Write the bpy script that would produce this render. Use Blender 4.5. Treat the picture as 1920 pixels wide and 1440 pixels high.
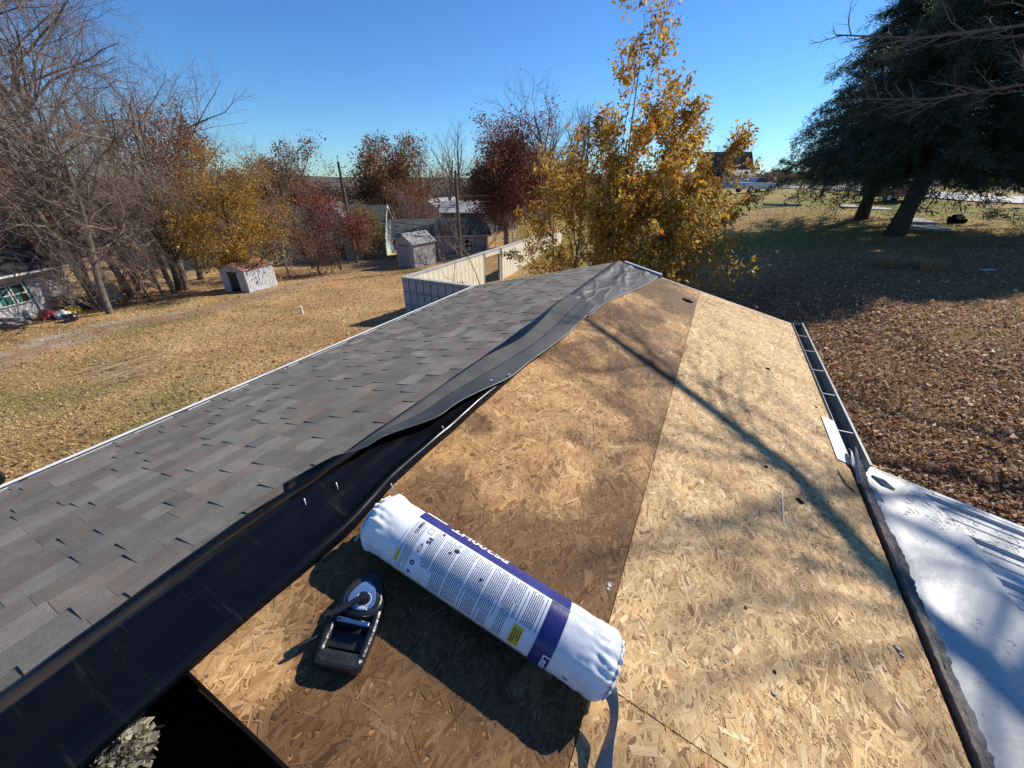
import bpy, bmesh, math, random
import numpy as np
from mathutils import Vector, Matrix, noise as mnoise
S = bpy.context.scene
for o in list(bpy.data.objects): bpy.data.objects.remove(o)
COL = S.collection
R = math.radians
# ------------------------------------------------------------------ camera, sky, sun, exposure
# World frame: +Y runs along the roof ridge, +X down the bare slope, camera eye at the origin (z = 0).
YAW, PITCH, FPX = R(26.6), R(28.3), 723.0
cd = bpy.data.cameras.new('camera'); cam = bpy.data.objects.new('camera', cd); COL.objects.link(cam)
cd.sensor_width = 36; cd.lens = FPX / 1920 * 36; cd.clip_start = 0.03; cd.clip_end = 6000
cam.location = (0, 0, 0); cam.rotation_euler = (math.pi / 2 - PITCH, 0, YAW)
S.camera = cam
S.render.resolution_x, S.render.resolution_y = 1024, 768
SUN_AZ, SUN_EL = R(32), R(35)               # azimuth clockwise from +Y
w = bpy.data.worlds.new('World'); S.world = w; w.use_nodes = True
nt = w.node_tree; bg = nt.nodes['Background']
sky = nt.nodes.new('ShaderNodeTexSky'); sky.sky_type = 'NISHITA'; sky.sun_disc = False
sky.sun_elevation = SUN_EL; sky.sun_rotation = SUN_AZ; sky.altitude = 300
sky.air_density = 1.0; sky.dust_density = 0.05; sky.ozone_density = 2.5
hs = nt.nodes.new('ShaderNodeHueSaturation'); hs.inputs['Saturation'].default_value = 1.08
tn = nt.nodes.new('ShaderNodeMix'); tn.data_type = 'RGBA'; tn.blend_type = 'MULTIPLY'; tn.inputs[0].default_value = 1.0; tn.inputs[7].default_value = (0.53, 0.86, 1.22, 1)
nt.links.new(sky.outputs[0], hs.inputs['Color']); nt.links.new(hs.outputs[0], tn.inputs[6]); nt.links.new(tn.outputs[2], bg.inputs[0]); bg.inputs[1].default_value = 0.085
sd = bpy.data.lights.new('sun', 'SUN'); sun = bpy.data.objects.new('sun', sd); COL.objects.link(sun)
sd.energy = 5.0; sd.angle = R(0.53); sd.color = (1, 0.93, 0.82)
SUNV = Vector((math.sin(SUN_AZ) * math.cos(SUN_EL), math.cos(SUN_AZ) * math.cos(SUN_EL), math.sin(SUN_EL)))
sun.rotation_euler = SUNV.to_track_quat('Z', 'Y').to_euler()
S.view_settings.view_transform = 'Standard'; S.view_settings.look = 'None'
S.view_settings.exposure = 0.5; S.view_settings.gamma = 1.0
S.render.engine = 'CYCLES'
S.cycles.max_bounces = 6; S.cycles.transparent_max_bounces = 8

# ------------------------------------------------------------------ geometry helpers
CY, SY = math.cos(YAW), math.sin(YAW)
def hd(hx, hy): return (hx * CY - hy * SY, hx * SY + hy * CY)        # right/ahead metres -> world XY
def ray(u, v):                                                       # sight line of a photo point, for surveying
    x = (u - 960) / FPX; q = (720 - v) / FPX
    y = math.cos(PITCH) + q * math.sin(PITCH); z = -math.sin(PITCH) + q * math.cos(PITCH)
    a, b = hd(x, y); return np.array([a, b, z])
def pt(u, v, t): return Vector(ray(u, v) * t)

def link(name, me, mat, parent=None):
    o = bpy.data.objects.new(name, me); COL.objects.link(o)
    if mat is not None:
        for m in (mat if isinstance(mat, (list, tuple)) else [mat]): me.materials.append(m)
    if parent is not None: o.parent = parent
    return o
def bigmesh(name, V, F, mat, parent=None, col=None, smooth=False, uv=None):
    V = np.asarray(V, np.float32); F = np.asarray(F, np.int32); k = F.shape[1]
    me = bpy.data.meshes.new(name)
    me.vertices.add(len(V)); me.vertices.foreach_set('co', V.ravel())
    me.loops.add(F.size); me.loops.foreach_set('vertex_index', F.ravel())
    me.polygons.add(len(F)); me.polygons.foreach_set('loop_start', np.arange(0, F.size, k, dtype=np.int32))
    me.polygons.foreach_set('use_smooth', np.full(len(F), smooth, bool))
    if col is not None:
        a = me.color_attributes.new('Col', 'FLOAT_COLOR', 'POINT')
        c = np.ones((len(V), 4), np.float32); c[:, :3] = col; a.data.foreach_set('color', c.ravel())
    if uv is not None:
        l = me.uv_layers.new(name='UV'); l.data.foreach_set('uv', np.asarray(uv, np.float32)[F.ravel()].ravel())
    me.update(calc_edges=True)
    return link(name, me, mat, parent)
class MB:
    """collects pieces of ONE object"""
    def __init__(s): s.v = []; s.f = []; s.sm = []
    def add(s, vs, fs, smooth=False):
        n = len(s.v); s.v += [tuple(p) for p in vs]; s.f += [tuple(i + n for i in f) for f in fs]; s.sm += [smooth] * len(fs)
        return s
    def box(s, c, d, M=None):
        vs = [Vector((c[0] + a * d[0] / 2, c[1] + b * d[1] / 2, c[2] + e * d[2] / 2)) for a in (-1, 1) for b in (-1, 1) for e in (-1, 1)]
        if M is not None: vs = [M @ p for p in vs]
        return s.add(vs, [(0, 1, 3, 2), (4, 6, 7, 5), (0, 4, 5, 1), (2, 3, 7, 6), (0, 2, 6, 4), (1, 5, 7, 3)])
    def tube(s, pts, rad, n=8, caps=True):
        pts = [Vector(p) for p in pts]
        if not isinstance(rad, (list, tuple)): rad = [rad] * len(pts)
        rings = []; ref = None
        for i, p in enumerate(pts):
            d = (pts[min(i + 1, len(pts) - 1)] - pts[max(i - 1, 0)]).normalized()
            if ref is None: ref = d.orthogonal().normalized()
            a = (ref - d * ref.dot(d)).normalized(); b = d.cross(a); ref = a
            rings.append([p + (a * math.cos(2 * math.pi * k / n) + b * math.sin(2 * math.pi * k / n)) * rad[i] for k in range(n)])
        vs = [p for r in rings for p in r]
        fs = [(i * n + k, i * n + (k + 1) % n, (i + 1) * n + (k + 1) % n, (i + 1) * n + k) for i in range(len(pts) - 1) for k in range(n)]
        s.add(vs, fs, True)
        if caps:
            s.add(rings[0], [tuple(range(n - 1, -1, -1))]); s.add(rings[-1], [tuple(range(n))])
        return s
    def prism(s, poly, h0, h1, M=None):
        n = len(poly); vs = [Vector((p[0], p[1], h0)) for p in poly] + [Vector((p[0], p[1], h1)) for p in poly]
        if M is not None: vs = [M @ p for p in vs]
        return s.add(vs, [tuple(range(n - 1, -1, -1)), tuple(range(n, 2 * n))] + [(i, (i + 1) % n, n + (i + 1) % n, n + i) for i in range(n)])
    def build(s, name, mat, parent=None, bevel=0):
        me = bpy.data.meshes.new(name); me.from_pydata(s.v, [], s.f)
        me.polygons.foreach_set('use_smooth', s.sm); me.update()
        o = link(name, me, mat, parent)
        if bevel:
            b = o.modifiers.new('bevel', 'BEVEL'); b.width = bevel; b.segments = 2; b.limit_method = 'ANGLE'
        return o
def tag(o, label, cat, group=None):
    o['label'] = label; o['category'] = cat
    if group: o['group'] = group
    return o
def struct(o): o['kind'] = 'structure'; return o
def stuff(o, label=None, cat=None):
    o['kind'] = 'stuff'
    if label: o['label'] = label; o['category'] = cat
    return o
def thing(name, label, cat, loc=(0, 0, 0), rz=0, group=None):
    o = bpy.data.objects.new(name, None); COL.objects.link(o); o.location = loc; o.rotation_euler = (0, 0, rz)
    o.empty_display_size = 0.2
    return tag(o, label, cat, group)
def copy_tree(o, parent=None):
    c = o.copy(); COL.objects.link(c)
    if parent is not None: c.parent = parent
    for ch in list(o.children): copy_tree(ch, c)
    return c

# ------------------------------------------------------------------ materials
class N:
    def __init__(s, name):
        s.m = bpy.data.materials.new(name); s.m.use_nodes = True; s.t = s.m.node_tree; s.b = s.t.nodes['Principled BSDF']
    def n(s, typ, **kw):
        x = s.t.nodes.new('ShaderNode' + typ)
        for k, v in kw.items():
            if k.startswith('i_'): x.inputs[k[2:].replace('_', ' ')].default_value = v
            else: setattr(x, k, v)
        return x
    def l(s, a, b): s.t.links.new(a, b)
    def coord(s, kind='Object', scale=(1, 1, 1)):
        tc = s.n('TexCoord'); mp = s.n('Mapping'); mp.inputs['Scale'].default_value = scale; s.l(tc.outputs[kind], mp.inputs[0]); return mp.outputs[0]
    def noise(s, co, scale, detail=4, rough=0.6):
        x = s.n('TexNoise'); x.inputs['Scale'].default_value = scale; x.inputs['Detail'].default_value = detail; x.inputs['Roughness'].default_value = rough
        s.l(co, x.inputs['Vector']); return x.outputs['Fac']
    def ramp(s, fac, stops):
        r = s.n('ValToRGB'); e = r.color_ramp.elements
        while len(e) < len(stops): e.new(0.5)
        for q, (p, c) in zip(e, stops): q.position = p; q.color = tuple(c) + (1,) if len(c) == 3 else c
        s.l(fac, r.inputs[0]); return r.outputs[0]
    def mix(s, fac, a, b, mode='MIX'):
        x = s.n('Mix', data_type='RGBA', blend_type=mode)
        for sock, val in ((x.inputs[0], fac), (x.inputs[6], a), (x.inputs[7], b)):
            if isinstance(val, (int, float)): sock.default_value = val
            elif isinstance(val, tuple): sock.default_value = val + (1,) if len(val) == 3 else val
            else: s.l(val, sock)
        return x.outputs[2]
    def bump(s, h, strength=0.3, dist=0.01):
        b = s.n('Bump'); b.inputs['Strength'].default_value = strength; b.inputs['Distance'].default_value = dist
        s.l(h, b.inputs['Height']); s.l(b.outputs[0], s.b.inputs['Normal'])
    def out(s, col=None, rough=0.7, spec=0.3, metal=0):
        if col is not None:
            if isinstance(col, tuple): s.b.inputs['Base Color'].default_value = col + (1,)
            else: s.l(col, s.b.inputs['Base Color'])
        if isinstance(rough, (int, float)): s.b.inputs['Roughness'].default_value = rough
        else: s.l(rough, s.b.inputs['Roughness'])
        s.b.inputs['Specular IOR Level'].default_value = spec; s.b.inputs['Metallic'].default_value = metal
        return s.m
def mottled(name, c0, c1, scale=6, rough=0.7, spec=0.3, metal=0, bump=0.15, bscale=60, stretch=(1, 1, 1)):
    m = N(name); co = m.coord('Object', stretch); f = m.noise(co, scale, 6, 0.65)
    c = m.ramp(f, [(0.3, c0), (0.7, c1)])
    if bump: m.bump(m.noise(co, bscale, 3), bump, 0.01)
    return m.out(c, rough, spec, metal)
def attrmat(name, rough=0.75, spec=0.25, nscale=40, amt=0.35, trans=0.0, bump=0.0):
    m = N(name); a = m.n('Attribute', attribute_name='Col'); co = m.coord('Object')
    f = m.noise(co, nscale, 3); k = m.ramp(f, [(0.25, (1 - amt,) * 3), (0.75, (1 + amt,) * 3)])
    c = m.mix(1.0, a.outputs['Color'], k, 'MULTIPLY')
    if bump: m.bump(f, bump, 0.01)
    m.out(c, rough, spec)
    if trans:
        tr = m.n('BsdfTranslucent'); m.l(c, tr.inputs[0]); ms = m.n('MixShader'); ms.inputs[0].default_value = trans
        m.l(m.b.outputs[0], ms.inputs[1]); m.l(tr.outputs[0], ms.inputs[2]); m.l(ms.outputs[0], m.t.nodes['Material Output'].inputs[0])
    return m.m
M = {}
M['leaf'] = attrmat('leaf', 0.55, 0.3, 30, 0.15, 0.42)
M['bark'] = mottled('bark', (0.10, 0.078, 0.062), (0.21, 0.175, 0.15), 9, 0.9, 0.1, 0, 0.5, 30, (1, 1, 0.25))
M['bark_dark'] = mottled('bark_dark', (0.035, 0.028, 0.024), (0.085, 0.068, 0.058), 9, 0.9, 0.1, 0, 0.5, 30, (1, 1, 0.25))
M['twig'] = mottled('twig', (0.15, 0.105, 0.082), (0.27, 0.205, 0.17), 3, 0.8, 0.2, 0, 0)
M['white_paint'] = mottled('white_paint', (0.60, 0.60, 0.58), (0.80, 0.80, 0.78), 3, 0.6, 0.3)
M['dirty_white'] = mottled('dirty_white', (0.42, 0.41, 0.38), (0.74, 0.73, 0.70), 2, 0.7, 0.3)
M['green_paint'] = mottled('green_paint', (0.02, 0.13, 0.10), (0.04, 0.19, 0.15), 5, 0.6)
M['teal_paint'] = mottled('teal_paint', (0.15, 0.36, 0.31), (0.24, 0.46, 0.40), 5, 0.6)
M['sage_siding'] = mottled('sage_siding', (0.27, 0.36, 0.33), (0.40, 0.50, 0.46), 2, 0.8, 0.2, 0, 0.1, 20, (0.3, 0.3, 8))
M['dark_glass'] = N('dark_glass').out((0.02, 0.025, 0.03), 0.08, 0.6)
M['dark_void'] = N('dark_void').out((0.012, 0.011, 0.010), 0.95, 0.05)
M['roof_grey'] = mottled('roof_grey', (0.13, 0.13, 0.13), (0.24, 0.24, 0.235), 2, 0.9, 0.2, 0, 0.5, 12)
M['roof_pale'] = mottled('roof_pale', (0.34, 0.34, 0.34), (0.48, 0.48, 0.48), 2, 0.9, 0.2, 0, 0.4, 12)
M['roof_dark'] = mottled('roof_dark', (0.018, 0.018, 0.021), (0.04, 0.04, 0.044), 2, 0.9, 0.2, 0, 0.5, 12)
M['roof_green'] = mottled('roof_green', (0.05, 0.062, 0.06), (0.09, 0.105, 0.10), 2, 0.8, 0.2, 0, 0.3, 12)
M['rust_metal'] = mottled('rust_metal', (0.20, 0.075, 0.035), (0.40, 0.24, 0.17), 2.2, 0.7, 0.3, 0.2, 0.15, 20)
M['galv'] = mottled('galv', (0.40, 0.42, 0.44), (0.62, 0.64, 0.66), 5, 0.4, 0.5, 0.5, 0.05)
M['pole_wood'] = mottled('pole_wood', (0.07, 0.055, 0.045), (0.19, 0.16, 0.135), 6, 0.9, 0.1, 0, 0.4, 30, (1, 1, 0.08))
M['grey_wood'] = mottled('grey_wood', (0.20, 0.19, 0.20), (0.40, 0.385, 0.38), 5, 0.9, 0.1, 0, 0.4, 30, (1, 1, 0.1))
M['black_plastic'] = mottled('black_plastic', (0.010, 0.010, 0.011), (0.022, 0.022, 0.024), 20, 0.28, 0.5, 0, 0.05)
M['wire'] = N('wire').out((0.04, 0.04, 0.042), 0.5, 0.3)
M['concrete'] = mottled('concrete', (0.30, 0.295, 0.28), (0.46, 0.45, 0.43), 3, 0.9, 0.2, 0, 0.3, 40)
M['asphalt'] = mottled('asphalt', (0.11, 0.112, 0.116), (0.19, 0.19, 0.195), 1.2, 0.75, 0.4, 0, 0.3, 80)
M['red_paint'] = mottled('red_paint', (0.22, 0.025, 0.02), (0.34, 0.05, 0.04), 8, 0.45, 0.5)
M['rubber'] = mottled('rubber', (0.012, 0.012, 0.012), (0.03, 0.028, 0.026), 20, 0.85, 0.2)
M['yellow_paint'] = mottled('yellow_paint', (0.55, 0.36, 0.02), (0.68, 0.47, 0.04), 10, 0.45, 0.5)
M['dry_stick'] = mottled('dry_stick', (0.36, 0.26, 0.16), (0.56, 0.43, 0.28), 12, 0.85, 0.1)

# ------------------------------------------------------------------ terrain (falls away to the left, rises to the road on the right)
CT = [(14, 15, -1.95), (22, 14, -1.9), (27, 28, -1.9), (40, 20, -1.9), (70, 70, -1.9), (60, 0, -2.0), (18, 45, -2.2), (14, 4, -2.5), (6.5, 5, -2.95),
      (4, 1, -3.1), (8, 10, -2.65), (6, 15, -2.9), (10, 26, -2.5), (2.5, 10, -3.6), (0, -2, -3.8), (-2, 5, -4.6), (-5, 8, -4.95), (-9, 6, -5.2),
      (-12, 0, -5.2), (-5, 17, -5.85), (-17, 25, -6.55), (-25, 21, -6.6), (-8, 27, -6.2), (-12, 21, -6.0), (-4.1, 32, -6.4), (-14.5, 37, -7.1),
      (-30, 40, -8.2), (2, 44, -6.4), (-1.3, 23, -6.15), (0.5, 27, -6.2), (-3, 19, -6.05), (3.5, 17.5, -4.8), (-20, 60, -9.8), (8, 70, -6.0), (-60, 60, -11), (0, 100, -12), (-60, 15, -7.5), (24, 80, -3.2), (-40, -10, -5.5),
      (-60, 140, -16), (60, 140, -4), (20, 160, -10), (-150, 60, -15), (140, 60, -1), (0, -40, -4), (60, -50, -2.5), (-120, -60, -7), (-20, 260, -16), (140, 240, -3), (-200, 220, -18)]
CT = np.array(CT, float)
def _tps(r2): return 0.5 * r2 * np.log(r2 + 1e-9)
_n = len(CT); _A = np.zeros((_n + 3, _n + 3))
_d = ((CT[:, None, :2] - CT[None, :, :2]) ** 2).sum(2); _A[:_n, :_n] = _tps(_d) + np.eye(_n) * 60.0
_A[:_n, _n] = 1; _A[:_n, _n + 1:] = CT[:, :2]; _A[_n:, :_n] = _A[:_n, _n:].T
_w = np.linalg.solve(_A, np.concatenate([CT[:, 2], [0, 0, 0]]))
def ghz(hx, hy):
    hx = np.asarray(hx, float); hy = np.asarray(hy, float)
    r = np.hypot(hx, hy); k = np.minimum(1, 230 / np.maximum(r, 1e-6)); ax, ay = hx * k, hy * k
    z = _w[_n] + _w[_n + 1] * ax + _w[_n + 2] * ay
    for i in range(_n): z = z + _w[i] * _tps((ax - CT[i, 0]) ** 2 + (ay - CT[i, 1]) ** 2)
    z = z + 0.05 * np.sin(hx * 0.9 + 0.4 * hy) * np.cos(hy * 0.7 - 0.3 * hx) * np.minimum(1, r / 8)
    far = np.clip((r - 500) / 700, 0, 1); far = far * far * (3 - 2 * far)
    return z + far * (14 + 5 * np.sin(np.arctan2(hx, hy) * 9) + 3 * np.sin(np.arctan2(hx, hy) * 23))
def gz(X, Y):
    hx = np.asarray(X) * CY + np.asarray(Y) * SY; hy = -np.asarray(X) * SY + np.asarray(Y) * CY
    return ghz(hx, hy)
def at(u, v, tmax=400):
    """point of the terrain seen at a photo point"""
    r = ray(u, v); t = np.geomspace(1.5, tmax, 1600); P = r[None] * t[:, None]
    below = P[:, 2] < gz(P[:, 0], P[:, 1])
    i = int(np.argmax(below)) if below.any() else len(t) - 1
    p = r * t[i]; return Vector((p[0], p[1], float(gz(p[0], p[1])))), float(t[i])

n_ = 520; q_ = np.linspace(-1, 1, n_); kk = math.asinh(2600 / 12)
ax_ = 12 * np.sinh(kk * q_)
GX, GY = np.meshgrid(ax_ + 0.0, ax_ + 12.0)
hxg = GX * CY + GY * SY; hyg = -GX * SY + GY * CY
GZ = ghz(hxg, hyg)
rg = np.random.default_rng(5)
def vnoise(x, y, s, seed=0):
    """cheap smooth value noise (arrays)"""
    x = x / s + seed * 17.3; y = y / s - seed * 9.1
    xi = np.floor(x); yi = np.floor(y); fx = x - xi; fy = y - yi; fx = fx * fx * (3 - 2 * fx); fy = fy * fy * (3 - 2 * fy)
    h = lambda a, b: np.modf(np.abs(np.sin(a * 127.1 + b * 311.7 + seed) * 43758.5453))[0]
    return (h(xi, yi) * (1 - fx) + h(xi + 1, yi) * fx) * (1 - fy) + (h(xi, yi + 1) * (1 - fx) + h(xi + 1, yi + 1) * fx) * fy
def fbm(x, y, s, seed=0): return 0.5 * vnoise(x, y, s, seed) + 0.3 * vnoise(x, y, s / 2.3, seed + 1) + 0.2 * vnoise(x, y, s / 5.1, seed + 2)
# the dirt track across the left yard, as surveyed points
TRK = [at(u, v)[0] for u, v in [(-160, 745), (0, 672), (110, 640), (240, 607), (400, 578), (520, 545), (620, 520), (700, 500), (740, 482)]]
def track_dist(X, Y):
    d = np.full(np.shape(X), 1e9)
    for a, b in zip(TRK[:-1], TRK[1:]):
        vx, vy = b.x - a.x, b.y - a.y; L = vx * vx + vy * vy
        t = np.clip(((X - a.x) * vx + (Y - a.y) * vy) / L, 0, 1)
        d = np.minimum(d, np.hypot(X - a.x - t * vx, Y - a.y - t * vy))
    return d
def lerp(a, b, f): return a + (b - a) * f[..., None]
def ground_colour(X, Y):
    hx = X * CY + Y * SY; hy = -X * SY + Y * CY
    tan = np.array([0.45, 0.27, 0.125]); gold = np.array([0.56, 0.37, 0.18]); green = np.array([0.14, 0.165, 0.05]); brown = np.array([0.36, 0.22, 0.115]); dirt = np.array([0.33, 0.205, 0.125]); pale = np.array([0.52, 0.46, 0.39])
    c = lerp(tan, gold, np.clip(fbm(X, Y, 3.2, 3) * 2.2 - 0.6, 0, 1)) * (0.68 + 0.62 * fbm(X, Y, 1.1, 61))[..., None]
    g = np.clip(fbm(X, Y, 5, 8) * 3.6 - 2.15, 0, 1)
    c = lerp(c, np.broadcast_to(green, c.shape), g * 0.75)
    side = np.clip((hx + 1) / 4, 0, 1)                         # right-hand yard: leaf mould near, greener lawn by the road
    near = np.clip((17 - hy) / 6, 0, 1) * side
    c = lerp(c, np.broadcast_to(brown, c.shape), np.clip(near * (0.55 + 0.6 * fbm(X, Y, 2, 4)), 0, 1))
    lawn = side * np.clip((hy - 11) / 6, 0, 1) * np.clip(fbm(X, Y, 4, 12) * 2.4 - 0.5, 0, 1)
    c = lerp(c, np.broadcast_to(np.array([0.27, 0.265, 0.08]), c.shape), lawn * 0.85)
    td = track_dist(X, Y) + (fbm(X, Y, 1.2, 21) - 0.5) * 0.9
    rut = np.clip(1 - np.abs(td - 0.75) / 0.42, 0, 1)
    c = lerp(c, np.broadcast_to(dirt, c.shape), np.clip(1.6 - td / 1.0, 0, 1) * 0.75)
    c = lerp(c, np.broadcast_to(pale, c.shape), rut * np.clip((-hx - 12) / 8, 0, 1) * np.clip(fbm(X, Y, 1.6, 31) * 3 - 0.9, 0, 1))
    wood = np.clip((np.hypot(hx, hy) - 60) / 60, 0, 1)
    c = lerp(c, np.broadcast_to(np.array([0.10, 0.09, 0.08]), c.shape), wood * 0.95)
    return c
gm = N('ground'); ga = gm.n('Attribute', attribute_name='Col'); gco = gm.coord('Object')
g1 = gm.ramp(gm.noise(gco, 7, 7, 0.72), [(0.28, (0.52,) * 3), (0.5, (0.95,) * 3), (0.74, (1.5,) * 3)])
g2 = gm.ramp(gm.noise(gco, 38, 4, 0.7), [(0.3, (0.55,) * 3), (0.7, (1.45,) * 3)])
gc = gm.mix(1, gm.mix(1, ga.outputs['Color'], g1, 'MULTIPLY'), g2, 'MULTIPLY')
gm.bump(gm.noise(gco, 30, 6, 0.75), 1.0, 0.06); M['ground'] = gm.out(gc, 0.95, 0.05)
ii = np.arange(n_ * n_).reshape(n_, n_)
F = np.stack([ii[:-1, :-1], ii[:-1, 1:], ii[1:, 1:], ii[1:, :-1]], -1).reshape(-1, 4)
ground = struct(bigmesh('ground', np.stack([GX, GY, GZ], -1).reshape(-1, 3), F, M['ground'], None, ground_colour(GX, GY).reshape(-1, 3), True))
def on_ground(p, dz=0): return Vector((p[0], p[1], float(gz(p[0], p[1])) + dz))
def drape_strip(name, pts, width, mat, dz=0.03, step=1.0):
    P = [];
    for a, b in zip(pts[:-1], pts[1:]):
        k = max(2, int((Vector(b) - Vector(a)).length / step))
        P += [Vector(a).lerp(Vector(b), i / k) for i in range(k)]
    P.append(Vector(pts[-1])); mb = MB(); rows = []
    for i, p in enumerate(P):
        d = (P[min(i + 1, len(P) - 1)] - P[max(i - 1, 0)]); s = Vector((d.y, -d.x, 0)).normalized()
        rows.append([on_ground(p + s * width * q, dz) for q in (-0.5, -0.25, 0, 0.25, 0.5)])
    mb.add([q for r in rows for q in r], [(i * 5 + j, i * 5 + j + 1, (i + 1) * 5 + j + 1, (i + 1) * 5 + j) for i in range(len(rows) - 1) for j in range(4)], True)
    return mb.build(name, mat)
# road beyond the conifers and the old pavement slabs
rd = [(44, 5), (40, 20), (37, 32), (34, 60), (33, 110), (33, 200)]
struct(drape_strip('road', [hd(*p) + (0,) for p in rd], 7.0, M['asphalt'], 0.07, 2))

# ------------------------------------------------------------------ trees
def tubes_from_segs(segs, nmin=3, nbig=7):
    """segs: list of (p0, p1, r0, r1) -> verts, quads (vectorised prisms)"""
    A = np.array([[*a, *b, r0, r1] for a, b, r0, r1 in segs], np.float64)
    Vs, Fs, off = [], [], 0
    big = A[:, 6] > 0.035
    for sel, n in ((big, nbig), (~big, nmin)):
        B = A[sel]
        if not len(B): continue
        p0, p1 = B[:, :3], B[:, 3:6]; d = p1 - p0; L = np.linalg.norm(d, axis=1, keepdims=True); d = d / np.maximum(L, 1e-9)
        up = np.where(np.abs(d[:, 2:3]) > 0.9, np.array([[1., 0, 0]]), np.array([[0, 0, 1.]]))
        a = np.cross(d, up); a /= np.linalg.norm(a, axis=1, keepdims=True); b = np.cross(d, a)
        p1 = p1 + d * np.minimum(L * 0.06, B[:, 7:8] * 0.7)
        ang = 2 * np.pi * np.arange(n) / n; ca, sa = np.cos(ang), np.sin(ang)
        ring = a[:, None] * ca[None, :, None] + b[:, None] * sa[None, :, None]
        V = np.concatenate([p0[:, None] + ring * B[:, 6, None, None], p1[:, None] + ring * B[:, 7, None, None]], 1)
        k = np.arange(n); k2 = (k + 1) % n; q = np.stack([k, k2, n + k2, n + k], -1)
        Fq = (np.arange(len(B)) * 2 * n)[:, None, None] + q[None] + off
        Vs.append(V.reshape(-1, 3)); Fs.append(Fq.reshape(-1, 4)); off += V.shape[0] * V.shape[1]
    return np.concatenate(Vs), np.concatenate(Fs)
def grow(rng, p, d, L, r, lev, P, segs, tips):
    k = P['k'][lev]; n = P['n'][lev]; w = P['wander'][lev]; up = P['up'][lev]
    pts = [(p.copy(), r)]; st = L / n; q = p.copy(); d = d.normalized(); rad = r
    tip = P.get('taper', 0.35) if lev == 0 else 0.3
    for i in range(n):
        d = (d + Vector((rng.gauss(0, w), rng.gauss(0, w), rng.gauss(0, w) + up))).normalized()
        q2 = q + d * st; r2 = r * (1 - (1 - tip) * (i + 1) / n)
        segs.append((tuple(q), tuple(q2), rad, r2)); q = q2; rad = r2; pts.append((q.copy(), r2))
        if lev >= P['leaf_from']: tips.append((q.copy(), d.copy()))
    if lev + 1 >= len(P['k']) + 0: return
    if lev == len(P['k']) - 1: return
    kk_ = max(1, int(round(k * rng.uniform(0.8, 1.2))))
    f0 = P['f0'][lev]
    for j in range(kk_):
        f = f0 + (1 - f0) * (j + rng.random()) / kk_
        x = f * n; i0 = min(int(x), n - 1); b = pts[i0][0].lerp(pts[i0 + 1][0], x - i0); rb = pts[i0][1] + (pts[i0 + 1][1] - pts[i0][1]) * (x - i0)
        ax = (pts[i0 + 1][0] - pts[i0][0]).normalized()
        ph = rng.uniform(0, 2 * math.pi) + j * 2.4; o = ax.orthogonal().normalized(); o.rotate(Matrix.Rotation(ph, 3, ax))
        an = R(rng.uniform(*P['ang'][lev])); nd = ax * math.cos(an) + o * math.sin(an)
        nl = L * rng.uniform(*P['len'][lev]) * (1.15 - P.get('shape', 0.55) * f)
        nr = min(rb * 0.75, max(P['rmin'], rb * rng.uniform(0.4, 0.62)))
        grow(rng, b, nd, nl, nr, lev + 1, P, segs, tips)
BARE = dict(k=[11, 7, 7, 7, 4], n=[9, 7, 6, 4, 3], wander=[0.05, 0.14, 0.17, 0.2, 0.22], up=[0.05, 0.06, 0.04, 0.03, 0.02], leaf_from=4,
            f0=[0.28, 0.2, 0.15, 0.15, 0], ang=[(35, 70), (30, 65), (30, 65), (30, 70), (30, 60)], len=[(0.55, 0.8), (0.5, 0.75), (0.42, 0.65), (0.35, 0.6), (0.4, 0.6)], rmin=0.008)
def leaf_quads(rng, P, D, size, pal, droop=0.3, aspect=0.5, spread=0.15, wts=None):
    """one rhombic, slightly folded leaf per point"""
    n = len(P); g = rng.normal(0, 1, (n, 3)); d = D * 0.6 + g * 0.8; d[:, 2] -= droop; d /= np.linalg.norm(d, axis=1, keepdims=True) + 1e-9
    h = rng.normal(0, 1, (n, 3)); s = np.cross(d, h); s /= np.linalg.norm(s, axis=1, keepdims=True) + 1e-9; nn = np.cross(d, s)
    L = (size * np.clip(rng.lognormal(-0.06, 0.33, n), 0.4, 2.0))[:, None]; b = P + rng.normal(0, spread, (n, 3))
    m = b + d * L * 0.45 + nn * L * 0.06
    V = np.stack([b, m + s * L * aspect * 0.5 - nn * L * 0.1, b + d * L, m - s * L * aspect * 0.5 - nn * L * 0.1], 1).reshape(-1, 3)
    F = np.arange(4 * n).reshape(-1, 4)
    pal = np.asarray(pal); ci = rng.choice(len(pal), n, p=wts); c = pal[ci] * rng.uniform(0.75, 1.25, (n, 1))
    return V, F, np.repeat(c, 4, 0)
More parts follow.
